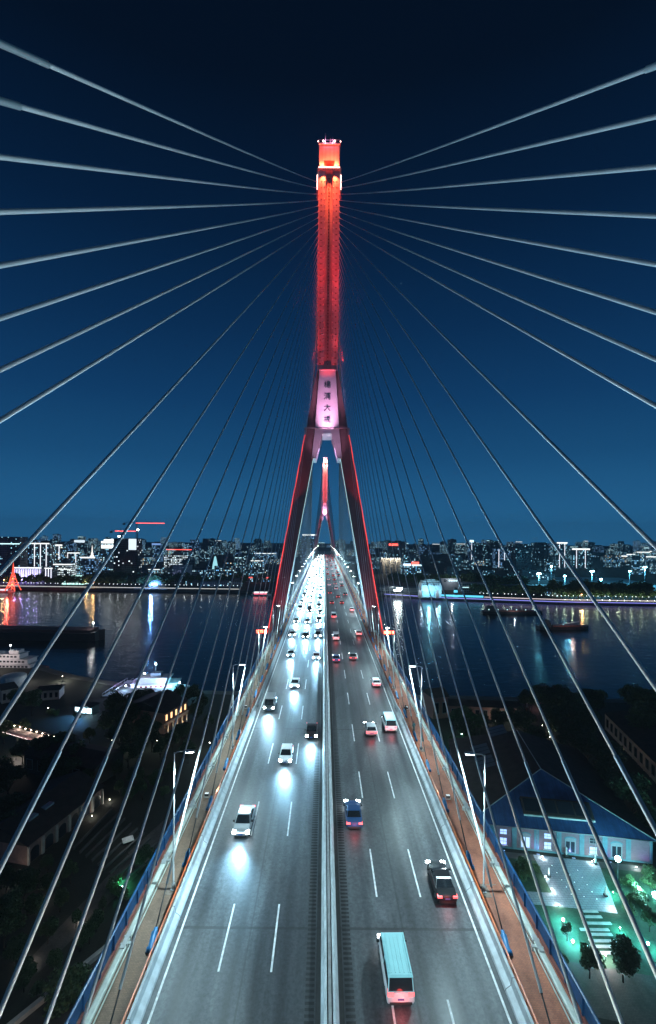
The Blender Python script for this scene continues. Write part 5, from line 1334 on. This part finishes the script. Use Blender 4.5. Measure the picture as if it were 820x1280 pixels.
q=MB(); q.box((0,-1.6,H-3.2),(W*.46,-1.1,H+.6)); q.build('pale_sign',em('pale_blue_sign_light',(.6,.8,1),2.4),o); q=MB(); q.box((W*.47,-1.6,H-1),(W*.85,-1.1,H+4)); q.build('red_sign',M['crown_r'],o); q=MB(); q.box((W*.5,-1.6,H-3.4),(W,-1.1,H-1.2)); q.build('white_sign',M['crown_c'],o)
bld('far_tower',587,592,676,1500,20,FM[3],'tower with a dazzling white top on the right skyline',None,False,(('crown_c',.93,7.0),),1)
bld('apartment_tower',594,611,679,1450,30,FM[0],'broad dark apartment tower beside the white topped tower',None,True,setb=.9)
bld('apartment_tower',613,624,677,1400,24,FM[4],'dark rounded tower right of the broad dark apartment tower',None,True)
bld('office_block',620,634,686,1150,24,FM[3],'blue lit glass block in front of the dark rounded tower',None,True,(),2)
bld('office_block',634,643,687,1300,24,FM[3],'violet blue lit slim block left of the big dark drum tower')
bld('drum_tower',645,665,680,1000,30,FM[4],'big dark flat topped tower, the broadest block on the right skyline',None,False,setb=.96)
bld('apartment_tower',671,686,678,1300,26,FM[4],'dark tower right of the big flat topped one',None,True,setb=.88)
bld('apartment_tower',696,709,678,1150,22,FM[1],'apartment tower with a bright white crown and light columns, right skyline',None,False,(('crown_w',.96,2.8),),2)
bld('apartment_tower',715,737,686,1150,22,FM[1],'broad twin topped apartment tower with bright white cornices, right skyline',None,True,(('crown_w',.95,3.2),),2)
for i,(x0,x1,yt,Y) in enumerate(((755,767,696,1500),(765,778,694,1600),(772,784,695,1480),(783,797,693,1550),(793,803,696,1490),(796,812,690,1700),(806,822,696,1500),(812,830,689,1750))):
    bld('low_apartment',x0,x1,yt,Y,20,FM[2],f'pale apartment block with a glowing white roof line, {ordn(i+1)} from left in its row',None,False,(('crown_w',.93,2.6),))
# shipyard front at the water
p=gnd(527,747); o,W,H=bld('dock_office',527,552,729,p.y+4,14,pm('white_dock_front',(.55,.57,.6),.6,0,.08,.3),'white stepped dock building lit turquoise at the far right quay',None,False)
q=MB(); q.box((W*.05,-1.0,2.5),(W*.62,-.4,7.5)); q.build('lit_front',M['teal_l'],o)
q=MB(); q.box((W*.04,1.5,H),(W*.92,12,H+2.8)); q.box((W*.2,2,H+2.8),(W*.7,10,H+4.6)); q.build('upper_deck',M['screen'] if False else M['slab'],o)
q=MB(); [q.box((W*.06+2.1*k,-.5,H-2.6),(W*.06+2.1*k+1.2,-.003,H-1.0)) for k in range(int(W*.9/2.1))]; q.build('window_row',M['win_dark'],o)
lamp('POINT',(W*.3,-9,9),15000,(.25,.75,1.0),o,None,radius=1); lamp('POINT',(W*.8,-8,7),6000,(.3,.8,1.0),o,None,radius=1)
q=MB(); a=gnd(526,750); b=gnd(600,752)
run('dock_light_wall',[(at(x,750,590).x,bank_y(at(x,750,590).x)) for x in (526,560,602)],5.9,GZ+.2,GZ+2.6,M['teal_l'],'turquoise glowing low wall along the dock front right of the bridge','light strip',.4)
for i,(x0,y0,x1,y1) in enumerate(((527,741,522,720),(549,741,536,716))):
    a=gnd(x0,749); t=empty('dock_crane',(a.x,a.y+10,GZ),0,['steep leaning jib crane at the left end of the white dock building','long slanting jib crane above the right end of the white dock building'][i],'crane','dock jib cranes')
    k=(a.y+10)/F; dx=(x1-x0)*k; hz=(y0-y1)*k+6
    q=MB(); q.box((-2,-2,0),(2,2,7)); q.box((-1.2,-1.6,7),(1.6,1.6,10)); q.build('base',pm('dock_crane_paint',(.35,.32,.30),.5,0,.1,.5) if i==0 else bpy.data.materials['dock_crane_paint'],t)
    q=MB()
    for s in (-.5,.5): q.tube([(0,s,8),(dx,s*.4,hz)],.3,4)
    for j in range(8): f0,f1=j/8,(j+1)/8; q.tube([(dx*f0,-.5+.3*f0,8+(hz-8)*f0),(dx*f1,.5-.3*f1,8+(hz-8)*f1)],.14,4)
    q.build('jib',bpy.data.materials['dock_crane_paint'],t)
    lamp('POINT',(dx*.3+2,-7,9),2500,(.6,.8,1),t,None,radius=.5)
p=gnd(571,747); o=empty('striped_lighthouse',(p.x,p.y+5,GZ),0,'squat light tower with turquoise bands on the far right quay','tower')
for k in range(4):
    q=MB(); q.lathe([(3.6-.5*k,3.0*k),(3.2-.5*k,3.0*k+3)],10); q.build('band',M['teal_l'] if k%2==0 else M['dimroof'],o)
o,W,H=bld('sign_wall',550,576,723,665,3,pm('grey_sign_wall',(.30,.31,.33),.7,0,.08,.3),'long grey sign wall with a round emblem and white characters behind the dock',None,False,cat='sign')
q=MB(); n=16; q.loft([[(W*.25+r*math.cos(2*PI*k/n),-.25,H-3.0+r*math.sin(2*PI*k/n)) for k in range(n)] for r in (1.2,2.2)],False); q.box((W*.25-.9,-.27,H-3.2),(W*.25+.9,-.2,H-2.8)); q.box((W*.25-.2,-.28,H-4.4),(W*.25+.2,-.21,H-1.6)); q.build('emblem',M['win_dark'],o)
q=MB()
for k in range(5):
    x=W*.42+2.6*k
    for dx,dz,w_,h_ in ((0,0,1.9,.3),(0,1.5,1.9,.3),(.2,.75,1.5,.25),(.8,-.5,.3,2.6),(0,0,.3,1.8),(1.6,0,.3,1.8)): q.box((x+dx,-.25-.01*(dx+dz),H-4.1+dz),(x+dx+w_,-.2,H-4.1+dz+h_))
q.build('characters',M['crown_c'],o)
lamp('POINT',(W*.5,-8,H+1),5000,(.8,.9,1),o,None,radius=.5)
for i,(x0,x1,yt,yb,lab) in enumerate(((474,500,733,744,'dark red low warehouse beside the right bridge leg'),(500,528,735,745,'low dark warehouse left of the white dock building'),(578,612,729,744,'long dark shed with a lit stripe right of the sign wall'),(612,690,732,746,'very long dark barrel roofed shed behind the tree row on the right'),(690,705,737,750,'pale four storey block between the long shed and the green trees'),(655,700,726,735,'low grandstand roof left of the floodlit ground'))):
    p=gnd((x0+x1)/2,yb); bld('warehouse',x0,x1,yt,p.y+26+(30 if i==5 else 0),18,[FM[4],FM[4],FM[0],M['dimroof'],FM[2],M['dimroof']][i],lab,None,False,(('crown_c',.55,.6),) if i in (2,) else ())
p=gnd(497,744); o=empty('dock_lamp',(p.x,p.y+6,GZ),0,'cluster of bright white dock lights left of the white dock building','lamp'); q=MB(); q.box((-4,0,5),(5,.5,6.2)); q.box((0,0,7.5),(7,.5,9)); q.build('lamp',M['globe'],o); q=MB(); q.box((-1,0.1,0),(-.6,.4,7)); q.box((3,0.1,0),(3.4,.4,7.5)); q.build('post',M['dark'],o); lamp('POINT',(1,-4,7),7000,(.8,.95,1),o)
# floodlight masts and the pitch
sheet('sports_ground',[(at(676,730,700).x,640),(at(830,735,700).x,640),(at(880,735,700).x,900),(at(676,730,900).x,900)],GZ+.02,pm('pale_blue_court',(.22,.32,.36),.8,0,.1,.05))
for i,(x,yt,Y,pw,lab) in enumerate(((673.5,717,680,1.0,'brilliant round topped floodlight mast, leftmost of the sports ground'),(689,708,760,.35,'tall lattice floodlight mast between the two brilliant ones'),(706,720,650,.35,'shorter floodlight mast behind the pale four storey block'),(740,714,690,1.2,'brilliant floodlight mast in the middle of the sports ground'),(751,724,650,.35,'short floodlight mast right of the middle brilliant one'),(787,714,700,.3,'lattice floodlight mast right of the sports ground'),(806,709,760,1.2,'brilliant wide floodlight mast at the far right'))):
    p=at(x,yt,Y); h=p.z-GZ; t=empty('floodlight_mast',(p.x,Y,GZ),0,lab,'floodlight mast','floodlight masts of the sports ground')
    q=MB(); q.tube([(0,0,0),(0,0,h)],[.55,.35],6); q.build('mast',M['steel'],t)
    q=MB(); w_=3.4 if pw>.9 else 2.0; q.box((-w_,-.3,h-.8),(w_,.3,h+.0)); q.box((-w_*.8,-.3,h+.1),(w_*.8,.3,h+1.0)); q.build('lamp_frame',M['dark'],t)
    q=MB(); q.box((-w_,-.62,h-.75),(w_,-.31,h-.05)); q.box((-w_*.8,-.62,h+.15),(w_*.8,-.31,h+.95)); q.build('lamp_panel',em('cyan_flood_panel',(.35,.92,1.0),26) if i==0 else bpy.data.materials['cyan_flood_panel'],t)
    lamp('POINT',(0,-3.5,h-1),90000*pw,(.14,.66,1.0),t,None,radius=1.0)
# ---- filler skyline, counted between landmarks
marks=[(12,'dark office slab'),(60,'crowned towers'),(110,'spire building'),(156,'unfinished tower'),(222,'violet cube hall'),(270,'cyan cone'),(330,'left bridge leg'),(388,'gap between the bridge legs'),(430,'right bridge leg'),(490,'red roof sign'),(540,'white dock building'),(590,'white topped tower'),(655,'broad flat topped tower'),(702,'white crowned tower'),(740,'middle floodlight mast'),(806,'far right floodlight mast')]
cntr={}
ff=random.Random(21); fill=[]
for layer,(Y0,Y1,yt0,yt1,wd0,wd1,stepf) in enumerate(((2300,3200,673,684,5,10,1.0),(1500,2200,675,692,6,14,.95),(980,1400,687,702,8,17,1.0),(790,930,700,716,10,22,1.15))):
    x=-14+ff.uniform(0,6)
    while x<832:
        w_=ff.uniform(wd0,wd1); yt=ff.uniform(yt0,yt1)+ (.0082*(x-405))
        if layer==3 and 690<x<830: x+=w_*stepf; continue
        if layer==3 and 345<x<465: x+=w_*stepf; continue
        if layer>=2 and x>480: yt+=3
        if ff.random()<(.93 if layer<3 else .72): fill.append((x,x+w_,yt,ff.uniform(Y0,Y1),layer))
        x+=w_*stepf+ff.uniform(0,3)
fill.sort()
TN={0:'very distant tower block',1:'distant tower block',2:'apartment block',3:'low block near the water'}
for x0,x1,yt,Y,layer in fill:
    mi=min(range(len(marks)),key=lambda i:abs(marks[i][0]-(x0+x1)/2)); key=(mi,layer); cntr[key]=cntr.get(key,0)+1
    fm=ff.choice({0:[0,3,1,4],1:[0,1,2,3,0,1],2:[1,2,2,0,4,1],3:[0,1,2,4]}[layer])
    adj=['dim','speckled','bright','blue','unlit'][fm]
    bands=(); 
    if ff.random()<.14: bands=((ff.choice(['crown_w','crown_c','crown_c']),.95,1.6+layer*-.2),)
    bld({0:'far_tower',1:'far_tower',2:'apartment_block',3:'low_block'}[layer],x0,x1,yt,Y,(x1-x0)*Y/F*ff.uniform(.5,.9),FM[fm],f'{adj} {TN[layer]}, {ordn(cntr[key])} from the left around the {marks[mi][1]}',FG,True,bands,0,setb=(ff.choice([0,0,0,.85,.7]) if layer<3 else 0))
# ---- trees and lamps of the far promenade
FT=[]
for i,(rx,rz_,n) in enumerate(((3.4,3.0,420),(4.2,3.4,480),(3.8,4.2,460))):
    t=empty('promenade_tree'); trunk(2.6,.18,rx,90+i).build('trunk',M['bark'],t); crown(rx,rz_,n,.75,95+i,2.4+rz_*.85,8).build('crown',[M['leaf2']],t,fix=False); FT.append(t)
uf=[False]*3
def ftree(i,X,Y,label,group,k):
    o=FT[i] if not uf[i] else copy_tree(FT[i]); uf[i]=True
    o.location=(X,Y,GZ); o.rotation_euler=(0,0,ff.uniform(0,6.28)); o.scale=(k,k,k); tag(o,label,'tree',group)
def rows(x0,x1,dx,off,label,group,k0,k1):
    x=x0
    while x<x1:
        X=at(x,745,600+(-30 if x>600 else 50)).x; ftree(ff.randrange(3),X,bank_y(X)+off+ff.uniform(-4,4),label,group,ff.uniform(k0,k1)); x+=dx*ff.uniform(.7,1.3)
rows(-8,205,5.0,24,'small tree in the promenade row on the far left bank','promenade trees on the far left bank',1.3,2.0)
rows(96,205,6.0,44,'taller dark tree behind the far left promenade','rear trees on the far left bank',1.8,2.5)
rows(705,832,3.6,20,'green lit tree in the promenade row on the far right bank','promenade trees on the far right bank',1.3,1.8)
rows(705,832,5.0,40,'dark tree behind the green lit row on the far right bank','rear trees on the far right bank',2.0,2.6)
rows(604,690,6.0,30,'dark tree before the long shed on the far right bank','shed side trees on the far right bank',1.4,2.0)
rows(500,700,9.0,95,'dark tree behind the sheds on the far right bank','wood behind the far sheds',2.2,3.0)
rows(205,340,11.0,60,'dark tree behind the low promenade blocks','trees among the far left blocks',1.6,2.3)
pl=empty('promenade_lamp'); q=MB(); q.tube([(0,0,0),(0,0,5.2)],[.12,.08],5); q.build('post',M['dark'],pl); q=MB(); q.ball((0,0,5.6),.34,6); q.build('globe',em('promenade_globe',(.85,.96,1.0),5),pl); fp=True; proms=[]
for x0,x1,dx,side in ((-6,300,5.2,'left'),(606,830,6.2,'right')):
    x=x0
    while x<x1:
        Xp=at(x,745,650 if side=='left' else 570).x
        o=pl if fp else copy_tree(pl); fp=False; o.location=(Xp,bank_y(Xp)+9.5,GZ); tag(o,f'small lit lamp post in the row along the far {side} promenade','lamp',f'lamp posts of the far {side} promenade'); proms.append((o,side)); x+=dx*rnd.uniform(.6,1.5)
for i,(o,side) in enumerate(proms):
    if i%2==0: lamp('POINT',(0,1.5,7.2),220 if side=='left' else 300,(.85,.95,1.0) if side=='left' else (.75,1,.72),o,None,radius=.4)
for x in range(708,832,9):
    X=at(x,745,570).x; o=empty('tree_uplight',(X,bank_y(X)+14,GZ),0,'small ground lamp lighting the promenade trees on the far right','lamp','tree uplights of the far right promenade'); q=MB(); q.lathe([(.3,0),(.3,.4),(.1,.45)],6); q.build('body',M['globe'],o); lamp('POINT',(0,0,1.2),1100,(.8,1.0,.55),o,None,radius=.3)
p=gnd(6,729); 
for i,(x,y,lab) in enumerate(((5,726,'orange lamp glow left of the red lattice tower'),(109,727,'bright orange lamp in trees right of the turquoise pavilion'),(117,729,'second orange lamp beside the bright one'),(727,746,'warm orange lit kiosk on the far right promenade'))):
    p=gnd(x,y+6); o=empty('orange_lamp',(p.x,p.y,GZ),0,lab,'lamp'); q=MB(); q.tube([(0,0,0),(0,0,8)],.12,5); q.build('post',M['dark'],o); q=MB(); q.ball((0,0,8.6),1.0 if i<3 else .8,6); q.build('globe',M['crown_o'],o); lamp('POINT',(0,-2,8),5000,(1,.55,.2),o,None,radius=.5)

# ------------------------------------------------------------ boats
M['hull_d']=pm('dark_barge_hull',(.035,.03,.035),.5,0,.25,.3); M['hull_w']=pm('white_boat_paint',(.62,.60,.60),.5,0,.12,.5); M['hull_r']=pm('rusty_red_hull',(.16,.05,.04),.6,0,.3,.4)
def hull(mb,L,W,H,bow=.22,zb=-.3):
    h=L/2; w=W/2; rings=[]
    for x,k,zt in ((-h,.82,H),(-h+L*.06,.98,H*.97),(-h+L*.3,1,H*.93),(h-L*bow,1,H*.93),(h-L*bow*.45,.78,H),(h-L*.03,.28,H*1.15),(h,.05,H*1.2)):
        rings.append([(x,-w*k*.86,zb),(x,w*k*.86,zb),(x,w*k,zt),(x,-w*k,zt)])
    mb.loft(rings)
# bulk carrier at the left
p=gnd(126,801,0); t=empty('bulk_barge',(p.x-57,p.y+6,0),-.03,'long dark bulk barge with a lit stern house sailing at the left edge','barge')
q=MB(); hull(q,116,17,6.6,.08); q.build('hull',M['hull_d'],t)
q=MB(); q.box((-34,-6.4,6.1),(50,6.4,8.2)); q.build('hatch_coaming',pm('dark_red_hatch',(.07,.035,.035),.7,0,.3,.3),t)
q=MB(); q.box((-54,-6.5,6.1),(-38,6.5,9.5)); q.box((-52,-5.5,9.5),(-40,5.5,12.4)); q.box((-50,-6.6,12.4),(-42,6.6,15.2)); q.box((-48,-1,15.2),(-45,1,18)); hs=q.build('stern_house',M['hull_w'],t)
q=MB(); [q.box((-53+2.6*k,-6.6,7.4),(-51.8+2.6*k,-6.504,8.6)) for k in range(6)]; q.box((-49.6,-6.7,13.2),(-42.4,-6.604,14.4)); q.build('window',M['win_warm'],hs)
q=MB(); q.ball((-46.5,0,18.6),.6,8); q.build('mast_lamp',M['globe'],t); q=MB(); q.tube([(49,0,6.5),(49,0,12)],.15,5); q.build('mast',M['steel'],t); q=MB(); q.ball((49,0,12.4),.45,8); q.build('bow_lamp',M['globe'],t)
lamp('POINT',(-46,-9,17),6000,(.6,.6,1.0),t,None,radius=.5); lamp('POINT',(49,-3,13),900,(1,1,1),t,None,radius=.3)
# ferry at the left edge
p=gnd(56,843,0); t=empty('passenger_ferry',(p.x-24,p.y+5,0),-.04,'white triple deck passenger ferry moored at the left edge','ferry')
q=MB(); hull(q,48,10,3.0,.25); q.build('hull',M['hull_r'],t)
for i,(x0,x1,z) in enumerate(((-23,16,2.9),(-23,14,5.6),(-8,9,8.3))):
    q=MB(); q.box((x0,-4.6+.4*i,z),(x1,4.6-.4*i,z+2.35)); q.box((x0-.4,-5+.4*i,z+2.35),(x1+.6,5-.4*i,z+2.66)); dk=q.build('deck_house',M['hull_w'],t)
    q=MB(); [q.box((x0+.8+2.2*k,-4.66+.4*i,z+.8),(x0+2.2+2.2*k,-4.604+.4*i,z+1.8)) for k in range(int((x1-x0-1)/2.2))]; q.build('window',M['win_dark'],dk)
q=MB(); q.box((2,-2.5,10.9),(7.5,2.5,12.8)); wh_=q.build('wheelhouse',M['hull_w'],t); q=MB(); q.tube([(1,0,10.9),(1,0,15)],.15,5); q.tube([(-20,0,8.2),(-17,0,12)],.25,5); q.build('mast',M['steel'],t); q=MB(); q.ball((1,0,15.2),.35,8); q.build('mast_lamp',M['globe'],t)
lamp('POINT',(2,-12,11),2600*NRW,(1,.85,.82),t,None,radius=.5); lamp('POINT',(-14,-12,9),2200*NRW,(1,.85,.82),t,None,radius=.5)
# tank by the ferry
p=gnd(17,858); o=empty('storage_tank',(p.x,p.y,GZ),0,'pale round storage tank on the quay before the moored ferry','tank'); q=MB(); q.lathe([(5.6,0),(5.6,5.4),(5.2,5.7),(.2,6.2)],20); q.build('shell',M['slab'],o); q=MB(); q.box((-.3,-6.1,0),(.3,-5.7,6)); q.build('ladder',M['steel'],o)
# lit car ferry with ramp
p=gnd(196,868,0); t=empty('car_ferry',(p.x,p.y+4,0),.10,'brightly lit white ferry at its pier on the left','ferry')
q=MB(); hull(q,30,9,2.4,.2); q.build('hull',M['hull_w'],t)
q=MB(); q.box((-13,-4,2.3),(9,4,5.2)); q.box((-13.4,-4.4,5.2),(10,4.4,5.5)); q.box((-10,-3.4,5.5),(5,3.4,7.8)); q.box((-10.4,-3.8,7.8),(6,3.8,8.1)); dk=q.build('deck_house',M['hull_w'],t)
q=MB(); q.box((-12.8,-4.12,3.3),(7,-4.003,4.5)); q.build('lit_band',em('pale_ferry_light',(.75,.80,1.0),1.5),dk)
q=MB(); [q.box((-11+2.4*k,-4.2,3.6),(-9.9+2.4*k,-4.122,4.3)) for k in range(7)]; q.build('window',pm('red_band_marks',(.4,.03,.04),.5,0,.1,2),dk)
q=MB(); q.box((-4,-2,8.1),(1,2,10)); q.build('wheelhouse',pm('wheelhouse_paint',(.30,.34,.40),.5,0,.1,1),t); q=MB(); q.tube([(-2,0,10),(-2,0,14)],.12,5); q.build('mast',M['steel'],t); q=MB(); q.ball((-2,0,14.2),.35,8); q.build('mast_lamp',M['globe'],t)
for x,z,pw,c in ((-15,5,2400,(.4,.6,1)),(11,6,3600,(.15,.75,1.0)),(-6,11,900,(.6,.7,1)),(2,6,1800,(.35,.55,1))):
    q=MB(); q.ball((x,-5.2,z),.35,8); q.build('deck_lamp',M['globe'],t); lamp('POINT',(x,-7.5,z+.3),pw*2*NRW,c,t,None,radius=.3)
a=gnd(132,871); b=gnd(163,853,1.5); d=b-a; ang=math.atan2(d.y,d.x); L=Vector((d.x,d.y,0)).length
o=empty('gangway',(a.x,a.y,GZ),ang,'purple lit covered gangway sloping to the ferry pier on the left','gangway')
q=MB(); q.hexa([(0,-1.6,0),(L,-1.6,-1.2),(L,1.6,-1.2),(0,1.6,0)],[(0,-1.6,.3),(L,-1.6,-.9),(L,1.6,-.9),(0,1.6,.3)]); q.build('ramp',M['steel'],o)
q=MB(); 
for s in (-1,1): q.tube([(0,s*1.6,1.5),(L,s*1.6,.3)],.1,4); [q.tube([(L*k/8,s*1.6,.3-1.2*k/8),(L*k/8,s*1.6,1.5-1.2*k/8)],.06,4) for k in range(9)]
q.build('railing',M['hull_w'],o); lamp('POINT',(L*.5,-1,4),700*NRW,(.6,.35,1),o); lamp('POINT',(L*.9,-2,4),700*NRW,(.5,.4,1),o)
p=gnd(196,874,0); o=empty('pontoon',(p.x,p.y-4,0),.1,'low steel pontoon between the lit ferry and the left quay','pontoon'); q=MB(); q.box((-20,-3,-.5),(18,3,1.1)); q.build('float',M['quay'],o); q=MB(); [q.box((-20+3.1*k,-2.9,1.1),(-19.9+3.1*k,-2.8,2.1)) for k in range(13)]; q.box((-20,-2.9,2.05),(18,-2.8,2.15)); q.build('railing',M['steel'],o)
# two dark boats on the right
for i,(x,y,L,lab) in enumerate(((704,786,46,'dark low barge gliding in mid river on the right'),(640,767,64,'dark barge with a row of deck lights near the far right quay'))):
    p=gnd(x,y,0); t=empty('river_barge',(p.x,p.y,0),.06 if i==0 else 0.0,lab,'barge','dark barges on the right')
    q=MB(); hull(q,L,9,2.6,.2); q.build('hull',M['hull_d'],t)
    q=MB(); q.box((-L*.42,-3,2.3),(-L*.28,3,6.2)); q.box((-L*.40,-2.4,6.2),(-L*.31,2.4,8.2)); q.build('wheelhouse',M['dimroof'],t)
    q=MB(); q.box((-L*.24,-3.4,2.3),(L*.32,3.4,3.6)); q.build('hatch_coaming',M['hull_r'],t)
    if i==1:
        for k in range(6):
            q=MB(); q.ball((-L*.4+L*.15*k,-3.6,4.6),.5,6); q.build('deck_lamp',M['crown_c'],t)
        lamp('POINT',(0,-7,6),1500,(.7,.9,1),t)
    else:
        q=MB(); q.tube([(-L*.1,0,3.4),(L*.3,-1,6.5)],.25,5); q.build('boom',M['hull_w'],t); lamp('POINT',(0,-14,10),2200,(1,.75,.7),t)
p=gnd(327,744,0); t=empty('tour_boat',(p.x,p.y-3,0),0,'small tour boat lit red and white by the far left quay','boat')
q=MB(); hull(q,26,7,1.8,.25); q.build('hull',M['hull_w'],t); q=MB(); q.box((-10,-3,1.7),(7,3,4.2)); dk=q.build('cabin',M['hull_w'],t); q=MB(); q.box((-10,-3.15,2.2),(7,-3.003,3.8)); q.build('window',em('red_cabin_light',(1,.15,.2),3.2),dk); q=MB(); q.box((-10.5,-3.3,4.2),(8,3.3,4.6)); q.build('roof',M['crown_w'],t)
p=gnd(10,740,0); t=empty('tour_boat',(p.x-6,p.y-2,0),0,'white lit tour boat below the red lattice tower','boat')
q=MB(); hull(q,34,8,2.2,.25); q.build('hull',M['hull_w'],t); q=MB(); q.box((-13,-3,2),(9,3,5)); dk=q.build('cabin',M['hull_w'],t); q=MB(); q.box((-13,-3.15,2.6),(9,-3.003,4.4)); q.build('window',M['screen'],dk); q=MB(); q.box((-13.5,-3.3,5),(10,3.3,5.4)); q.build('roof',M['slab'],t)
bpy.context.view_layer.update()
# ------------------------------------------------------------ air
if HAZE>0:
    q=MB(); q.box((-6100,-600,-4.5),(6100,4800,222)); hz=q.build('haze',None)
    m=mk('evening_haze'); t=NT(m); t.n.remove(t.n['Principled BSDF']); v=t.new('ShaderNodeVolumePrincipled')
    v.inputs['Density'].default_value=HAZE; v.inputs['Color'].default_value=(.80,.88,.95,1); v.inputs['Anisotropy'].default_value=.2
    t.link(v.outputs[0],t.n['Material Output'].inputs['Volume']); hz.data.materials.clear(); hz.data.materials.append(m); tag(hz,kind='stuff')
bpy.context.view_layer.update()
